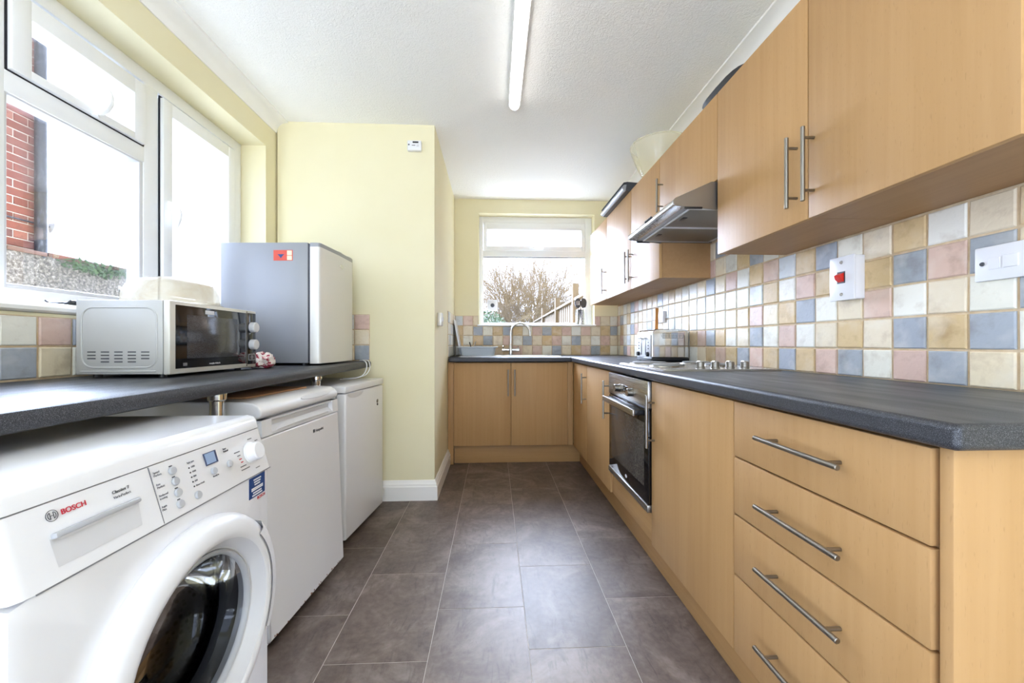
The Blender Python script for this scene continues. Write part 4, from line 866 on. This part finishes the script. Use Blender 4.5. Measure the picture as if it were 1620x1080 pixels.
def fridge():
    t = thing('undercounter_fridge', 'plain white undercounter fridge against the yellow partition wall', 'fridge', (-.713, 2.222, 0), R(-6)); W2 = .24
    B().box((-.52, -W2, .028), (-.058, W2, .765), .004).build('body', 'appl_side', t, local=True)
    for x in (-.47, -.1):
        for y in (-W2 + .05, W2 - .05): B().cyl((x, y, 0), (x, y, .03), .016, 10).build('foot', 'darkgrey', t, local=True)
    B().box((-.52, -W2 - .002, .768), (.001, W2 + .002, .802), .005).build('top_panel', 'white', t, local=True)
    B().box((-.055, -W2 + .004, .04), (-.050, W2 - .004, .76)).build('door_seal', 'grey_pl', t, local=True)
    d = B().box((-.050, -W2, .032), (0, W2, .7635), .010, 3).build('door', 'white', t, local=True)
    b = B(); m = 16; vs = []
    for i in range(m + 1):
        f = -1 + 2 * i / m; h = .028 * math.sqrt(max(0, 1 - f * f)); y = -.13 + f * .095; vs.append([(.0005, y, .762), (.0012, y, .762 - h * .5), (.0006, y, .762 - h)])
    b.add(sum(vs, []), [[i * 3 + j, i * 3 + j + 1, i * 3 + j + 4, i * 3 + j + 3] for i in range(m) for j in (0, 1)]).build('handle_scoop', 'lgrey', d, local=True)
    B().lathe([(.011, 0), (.011, .003), (.008, .0045), (0, .005)], (0, .15, .675), (1, 0, 0), 20).build('badge', 'nickel', d, local=True)
    B().lathe([(.006, 0), (.006, .004), (0, .005)], (0, .15, .655), (1, 0, 0), 14).build('lock', 'inkdark', d, local=True)
fridge()
def mini_fridge():
    t = thing('mini_fridge', 'silver tabletop mini fridge standing on the charcoal worktop', 'fridge', (-.868, 2.222, .905), R(-3)); W2 = .203
    B().box((-.505, -W2, .012), (-.062, W2, .622), .004).build('body', 'silver', t, local=True)
    for x in (-.46, -.1):
        for y in (-W2 + .04, W2 - .04): B().cyl((x, y, 0), (x, y, .013), .014, 10).build('foot', 'black', t, local=True)
    B().box((-.062, -W2 + .004, .02), (-.050, W2 - .004, .616)).build('door_seal', 'darkgrey', t, local=True)
    pr = [(-.050, -W2 - .001), (-.012, -W2 - .001), (-.003, -W2 + .004), (0, -W2 + .015), (.006, 0), (0, W2 - .015), (-.003, W2 - .004), (-.012, W2 + .001), (-.050, W2 + .001)]
    d = B().prism(pr, 'z', .010, .600).build('door', 'silver_door', t, local=True, smooth=50)
    B().prism([(x, y) for x, y in pr], 'z', .600, .620).build('door_cap', 'silver', d, local=True, smooth=50)
    b = B(); b.prism([(-.040 + .028 * math.cos(a), .06 + .05 * math.sin(a)) for a in [2 * math.pi * k / 20 for k in range(20)]], 'z', .619, .632); b.build('handle_scoop', 'grey_pl', d, local=True)
    B().box((-.04, .14, .619), (-.005, .195, .628), .003).build('hinge_cover', 'grey_pl', d, local=True)
    b = B(); b.lathe([(0, .002), (.020, .0016), (.021, 0)], (.0048, .035, .545), (1, 0, 0), 24)
    for v in b.bm.verts: v.co.z = .545 + (v.co.z - .545) * .55
    b.build('badge', 'chrome', d, local=True)
    s = B().box((-.235, -W2 - .0012, .530), (-.138, -W2 + .001, .583)).build('sticker', 'orange', t, local=True)
    B().box((-.166, -W2 - .0018, .557), (-.142, -W2 - .0008, .580)).build('sticker_patch', 'cream', s, local=True); B().box((-.166, -W2 - .0018, .533), (-.142, -W2 - .0008, .554)).build('sticker_patch', 'cream', s, local=True)
    B().add([(-.215, -W2 - .0019, .562), (-.180, -W2 - .0019, .562), (-.190, -W2 - .0019, .552), (-.1975, -W2 - .0019, .541), (-.205, -W2 - .0019, .552)], [[0, 1, 2, 3, 4]]).build('sticker_emblem', 'blue', s, local=True)
    m = WM(t); wv = lambda p: m @ Vector(p); rt = m.to_3x3() @ Vector((1, 0, 0))
    # cable
    b = B()
    P1 = [(-.83, 2.49, .9105), (-.80, 2.44, .912), (-.778, 2.42, .90), (-.775, 2.42, .87), (-.785, 2.39, .83), (-.82, 2.36, .812), (-.90, 2.33, .8065)]
    P2 = [(-.85, 2.52, .9105), (-.795, 2.49, .912), (-.776, 2.475, .895), (-.772, 2.47, .865), (-.78, 2.44, .832), (-.81, 2.41, .815), (-.90, 2.38, .8065)]
    def cr(P, k=6):
        P = [Vector(p) for p in P]; out = []
        for i in range(len(P) - 1):
            a, b_, c, d_ = P[max(i - 1, 0)], P[i], P[i + 1], P[min(i + 2, len(P) - 1)]
            for j in range(k):
                s = j / k; out.append(.5 * ((2 * b_) + (c - a) * s + (2 * a - 5 * b_ + 4 * c - d_) * s * s + (3 * b_ - a - 3 * c + d_) * s ** 3))
        return out + [P[-1]]
    for P, lab in ((P1, 'white power cable looping over the worktop edge nearest the mini fridge'), (P2, 'white power cable looping over the worktop edge by the partition wall')):
        tag(B().tube(cr(P), .003, 8).build('power_cable', 'white_soft'), lab, 'cable')
mini_fridge()
def microwave():
    t = thing('microwave', 'silver microwave oven with black door and two dial knobs', 'microwave', (-1.18, 1.532, .905)); x0, xf, y0, y1, z0, z1 = -1.325, -1.06, 1.303, 1.757, .917, 1.155
    B().box((x0, y0, z0), (xf, y1, z1), .003).build('body', 'mw_side', t)
    for x in (x0 + .03, xf - .03):
        for y in (y0 + .04, y1 - .04): B().cyl((x, y, .905), (x, y, .918), .012, 10).build('foot', 'black', t)
    r = .035; a0, a1, c0, c1 = x0 + .018, xf - .018, z0 + .022, z1 - .024; P = []
    for (cx, cz, s) in ((a1 - r, c1 - r, 0), (a0 + r, c1 - r, 90), (a0 + r, c0 + r, 180), (a1 - r, c0 + r, 270)): P += [(cx + r * math.cos(R(s + 15 * k)), y0 + .0002, cz + r * math.sin(R(s + 15 * k))) for k in range(7)]
    B().tube(P, .0028, 8, closed=True).build('pressed_rib', 'mw_side', t)
    B().tube([(x0 + .014, y0, z0 + .010), (xf - .02, y0, z0 + .010)], .0022, 8).build('pressed_rib', 'mw_side', t)
    for i in range(5):
        for j in range(4):
            if j == 0 and i in (0, 4): continue
            x = x0 + .034 + i * .041; z = z0 + .038 + j * .0105
            B().box((x, y0 - .0008, z), (x + .027, y0 + .003, z + .0045), .0018).build('vent_slot', 'darkgrey', t)
    bz = B().box((xf + .002, y0, z0 - .001), (xf + .022, y1, z1), .003).build('front_bezel', 'bezel', t)
    X = xf + .022
    d = B().box((X - .004, y0 + .022, z0 + .016), (X + .0015, 1.690, z1 - .012), .001).build('door', 'blackgloss', t)
    B().box((X + .001, 1.372, z0 + .048), (X + .0022, 1.632, z1 - .042), .0004).build('door_window', M['mwwin'] if 'mwwin' in M else 'darkgrey', d)
    text('morphy richards', d, 'lgrey', (X + .0018, 1.475, z0 + .024), (0, 1, 0), (0, 0, 1), .0085, bold=.0001)
    B().box((X + .0012, 1.355, z0 + .024), (X + .0019, 1.372, z0 + .034)).build('rating_mark', 'ink', d)
    B().box((X + .0012, 1.455, z1 - .034), (X + .0021, 1.50, z1 - .020)).build('door_label', 'lgrey', d)
    p = B().box((X - .004, 1.694, z0 + .012), (X + .002, 1.752, z1 - .010), .001).build('control_strip', 'blackgloss', t)
    B().box((X - .003, 1.6905, z0 + .004), (X + .003, 1.6935, z1 - .004)).build('strip_edge', 'nickel', t)
    for z in (1.085, 1.012):
        B().lathe([(.022, 0), (.0215, .018), (.019, .021), (0, .0215)], (X + .002, 1.724, z), (1, 0, 0), 24).build('dial_knob', 'lgrey', p)
    B().box((X + .0018, 1.702, .945), (X + .0026, 1.745, .972)).build('symbol_plate', 'grey_pl', p); B().box((X + .0024, 1.704, .947), (X + .0028, 1.743, .970)).build('symbol_plate', 'black', p); B().lathe([(0, .0006), (.009, .0006), (.009, 0)], (X + .0028, 1.724, .958), (1, 0, 0), 16).build('symbol_dot', 'ink', p)
    # cover on top
    c = (-1.192, 1.51); b = B().lathe([(.150, 0), (.152, .004), (.142, .006), (.139, .045), (.128, .070), (.10, .089), (.055, .101), (0, .104)], (*c, 1.1553), n=40); t2 = thing('plate_cover', 'cloudy plastic microwave plate cover on top of the microwave', 'plate cover', (*c, 1.1553)); b.build('dome', 'cloudy', t2, smooth=60)
    a = R(212); n_ = Vector((math.cos(a), math.sin(a), .1)).normalized(); u = Vector((-math.sin(a), math.cos(a), 0)); q = Vector((*c, 1.19)) + n_ * .1405
    B().add([q - u * .028 - Vector((0, 0, .012)), q + u * .028 - Vector((0, 0, .012)), q + u * .028 + Vector((0, 0, .012)), q - u * .028 + Vector((0, 0, .012))], [[0, 1, 2, 3]]).build('label_patch', 'grey_pl', t2)
    # floral cloth
    b = bmesh.new(); bmesh.ops.create_icosphere(b, subdivisions=4, radius=1)
    for v in b.verts:
        k = 1 + .35 * noise.noise(v.co * 2.1 + Vector((3, 1, 5))) + .16 * noise.noise(v.co * 6); v.co = Vector((v.co.x * .045 * k, v.co.y * .06 * k, max(v.co.z * .04 * k, -.03)))
    tag(B().merge(b, Matrix.Translation((-1.045, 1.818, .937)) @ Matrix.Rotation(R(20), 4, 'Z')).build('floral_cloth', 'floral', smooth=80), 'crumpled red and white floral cloth between microwave and mini fridge', 'cloth')
    tag(B().prism([(-1.47, 1.148), (-1.405, 1.148), (-1.395, 1.158), (-1.40, 1.160), (-1.41, 1.152), (-1.465, 1.152), (-1.478, 1.160), (-1.482, 1.158)], 'y', 1.36, 1.60).build('serving_tray', 'darkgrey'), 'dark narrow tray on the side window sill behind the microwave', 'tray')
M['mwwin'] = None
k = N('microwave_mesh_window'); v = k.n('ShaderNodeTexVoronoi'); v.inputs['Scale'].default_value = 420; k.l(k.coord((1, 1, 1), False), v.inputs['Vector']); k.col(k.ramp(v.outputs['Distance'], [(.25, '141416'), (.5, '46464a')])); k.set(rough=.12); M['mwwin'] = k.m
microwave()

# ------------------------------------------------------------------ outside
def outside():
    g = struct(B().slab('z', -.4, -.2, (-14, 14, -10, 30), [(-1.7, 1.5, -2.5, 4.2)]).build('ground', 'lawn', smooth=0))
    struct(B().slab('z', -.199, -.1, (-4.0, 6, -9, 7.5), [(-1.64, 1.45, -2.5, 4.15)]).build('bounce_patio', 'bounce_paving', smooth=0))  # pale ground slab added to bounce light up to the ceiling
    # neighbour's brick wall, parallel to the side window
    Xh = -4.1; H_ = thing('brick_house', 'red brick house wall with black downpipe seen through side window', 'house', (-4.6, 3.0, -.2))
    B().box((-5.6, 2.0, -.2), (Xh - .006, 3.79, 4.9)).build('core_wall', 'mortar', H_, smooth=0)
    me = {}
    def brick(L):
        if L not in me:
            m = bpy.data.meshes.new('brick'); a, h, e = L / 2, .031, .004; q = [(-1, -1), (1, -1), (1, 1), (-1, 1)]
            vs = [(-.03, a * s, h * t) for s, t in q] + [(-.003, a * s, h * t) for s, t in q] + [(0, (a - e) * s, (h - e) * t) for s, t in q]
            m.from_pydata(vs, [], [[4 * k + j, 4 * k + (j + 1) % 4, 4 * k + 4 + (j + 1) % 4, 4 * k + 4 + j] for k in (0, 1) for j in range(4)] + [[8, 9, 10, 11]]); m.materials.append(M['brick']); me[L] = m
        return me[L]
    z = 1.60; row = 0
    while z < 4.75:
        y = 3.795; k = row % 2
        first = True
        while y > 3.05:
            L = .098 if (k % 2 == 0) else .205
            if first and row % 2: L = .15
            first = False
            o = bpy.data.objects.new('brick', brick(L)); o.parent = H_; o.location = Vector((Xh + random.uniform(-.002, .003), y - L / 2, z)) - H_.location; COL.objects.link(o)
            y -= L + .009; k += 1
        z += .0715; row += 1
    B().tube([(Xh + .06, 3.685, 1.72), (Xh + .06, 3.685, 4.9)], .042, 16).build('downpipe', 'pipe', H_)
    B().tube([(Xh + .015, 3.0, 2.08), (Xh + .015, 3.79, 2.09)], .008, 6).build('cable', 'pipe', H_)
    b = B().lathe([(.02, 0), (.055, .03), (.06, .06), (.03, .085), (0, .09)], (Xh - .02, 3.80, 2.10), (.4, 1, -.2), 16); b.build('outdoor_lamp', 'grey_pl', H_)
    Wg = thing('garden_wall', 'pebbledash garden wall with moss outside the side window', 'wall', (-4.05, 6, -.2))
    b = bmesh.new(); nx, nz = 150, 26; vs = [[b.verts.new((-4.0 + .03 * noise.noise(Vector((y_ * 9, z_ * 9, 0))) , y_, z_)) for z_ in [-.2 + 2.0 * j / nz for j in range(nz + 1)]] for y_ in [1.0 + 11 * i / nx for i in range(nx + 1)]]
    for i in range(nx):
        for j in range(nz): b.faces.new([vs[i][j], vs[i+1][j], vs[i+1][j+1], vs[i][j+1]])
    q = B().merge(b); q.box((-4.25, 1.0, -.2), (-4.045, 12, 1.79)); q.build('rendered_face', 'render', Wg, smooth=0)
    yy = 1.0
    while yy < 12: L = .3; B().box((-4.26, yy, 1.792), (-3.99, yy + L - .01, 1.825 + random.uniform(-.004, .008)), .006).build('coping_stone', 'coping', Wg); yy += L
    def leaves(name, label, c, r, n, mat='leaf', seed=1, sz=.035, par=None):
        rn = random.Random(seed); q = B()
        for _ in range(n):
            d = Vector((rn.gauss(0, 1), rn.gauss(0, 1), rn.gauss(0, 1))).normalized() * rn.random() ** .4; p = Vector(c) + Vector((d.x * r[0], d.y * r[1], d.z * r[2]))
            a = Vector((rn.gauss(0, 1), rn.gauss(0, 1), rn.gauss(0, 1))).normalized(); b_ = a.orthogonal().normalized(); s = sz * rn.uniform(.6, 1.3)
            q.add([p - a * s, p + b_ * s * .4, p + a * s, p - b_ * s * .4], [[0, 1, 2, 3]])
        o = q.build(name, mat, par, smooth=0)
        if label: tag(o, label, 'plant')
        o['kind'] = 'stuff'; return o
    leaves('moss_tuft', 'green weeds growing along the top of the garden wall', (-3.985, 4.15, 1.76), (.03, .42, .07), 260, seed=3, sz=.03)
    def bush(name, label, base, h, spread, n, depth, mat, seed, r0=.03, cat='tree', group=None, rmin=.0025):
        rn = random.Random(seed); t = thing(name, label, cat, base, 0, group); q = B(); stems = B()
        def grow(p, d, L, r, lev, acc):
            k = 3; pts = [p]; rr = [r]
            for i in range(k):
                d = (d + Vector((rn.gauss(0, .13), rn.gauss(0, .13), rn.gauss(0, .08) + .05))).normalized(); p = p + d * L / k; pts.append(p); rr.append(max(r * (1 - .45 * (i + 1) / k), rmin))
            acc.tube(pts, rr, 4 if lev else 6, cap=False)
            if lev < depth:
                for _ in range(rn.choice((3, 4, 4)) if lev < depth - 1 else 4):
                    a = pts[rn.choice((1, 2, 3, 3))]; nd = (d + Vector((rn.gauss(0, .5), rn.gauss(0, .5), rn.gauss(0, .3)))).normalized(); grow(a, nd, L * rn.uniform(.55, .8), r * .5, lev + 1, q)
        for i in range(n):
            a = 2 * math.pi * i / n + rn.random(); d = Vector((math.cos(a) * spread, math.sin(a) * spread, 1)).normalized(); grow(Vector(base) + Vector((math.cos(a), math.sin(a), 0)) * .12, d, h * .42 * rn.uniform(.8, 1.15), r0, 0, stems)
        stems.build('stems', mat, t, smooth=60); q.build('twigs', mat, t, smooth=60)
    bush('bare_tree', 'broad bare winter tree at the end of the garden behind the sink', (1.45, 20.5, -.2), 5.9, .50, 26, 4, 'twig', 5, .06, rmin=.007)
    bush('bare_tree', 'thin bare sapling rising beyond the garden fence', (4.6, 18, -.2), 4.6, .10, 3, 3, 'twig', 11, .03)
    leaves('evergreen_shrub', 'dark green evergreen shrub low behind the sink window', (-.15, 9.0, .78), (.62, .5, 1.0), 7000, seed=9, sz=.045)
    bush('bare_shrub', 'wispy bare shrub above the mossy garden wall, left of the mullion', (-5.2, 6.6, -.2), 2.3, .3, 6, 3, 'twig', 21, .015, 'shrub')
    bush('bare_shrub', 'bushy bare shrub beyond the garden wall behind the mini fridge', (-6.2, 10.6, -.2), 2.9, .45, 8, 3, 'twig', 23, .02, 'shrub')
    # fence
    Fc = thing('garden_fence', 'timber board fence with tall square posts outside the back window', 'fence', (1.66, 9, -.2)); posts = [5.6, 7.66, 9.85, 12.6, 15.4]
    for i, y in enumerate(posts): B().box((1.535, y - .06, -.2), (1.655, y + .06, 2.17 if i > 1 else 2.2), .006).build('post', 'fence', Fc)
    for i in range(len(posts) - 1):
        a, b_ = posts[i] + .06, posts[i + 1] - .06; B().box((1.55, a, 1.86), (1.66, b_, 1.91), .004).build('capping_rail', 'fence', Fc); y = a
        while y < b_ - .05: L = min(.125, b_ - y); B().box((1.61 + (.012 if int(y * 8) % 2 else 0), y, -.15), (1.628 + (.012 if int(y * 8) % 2 else 0), y + L - .006, 1.86), .002).build('board', 'fence', Fc); y += .125
outside()
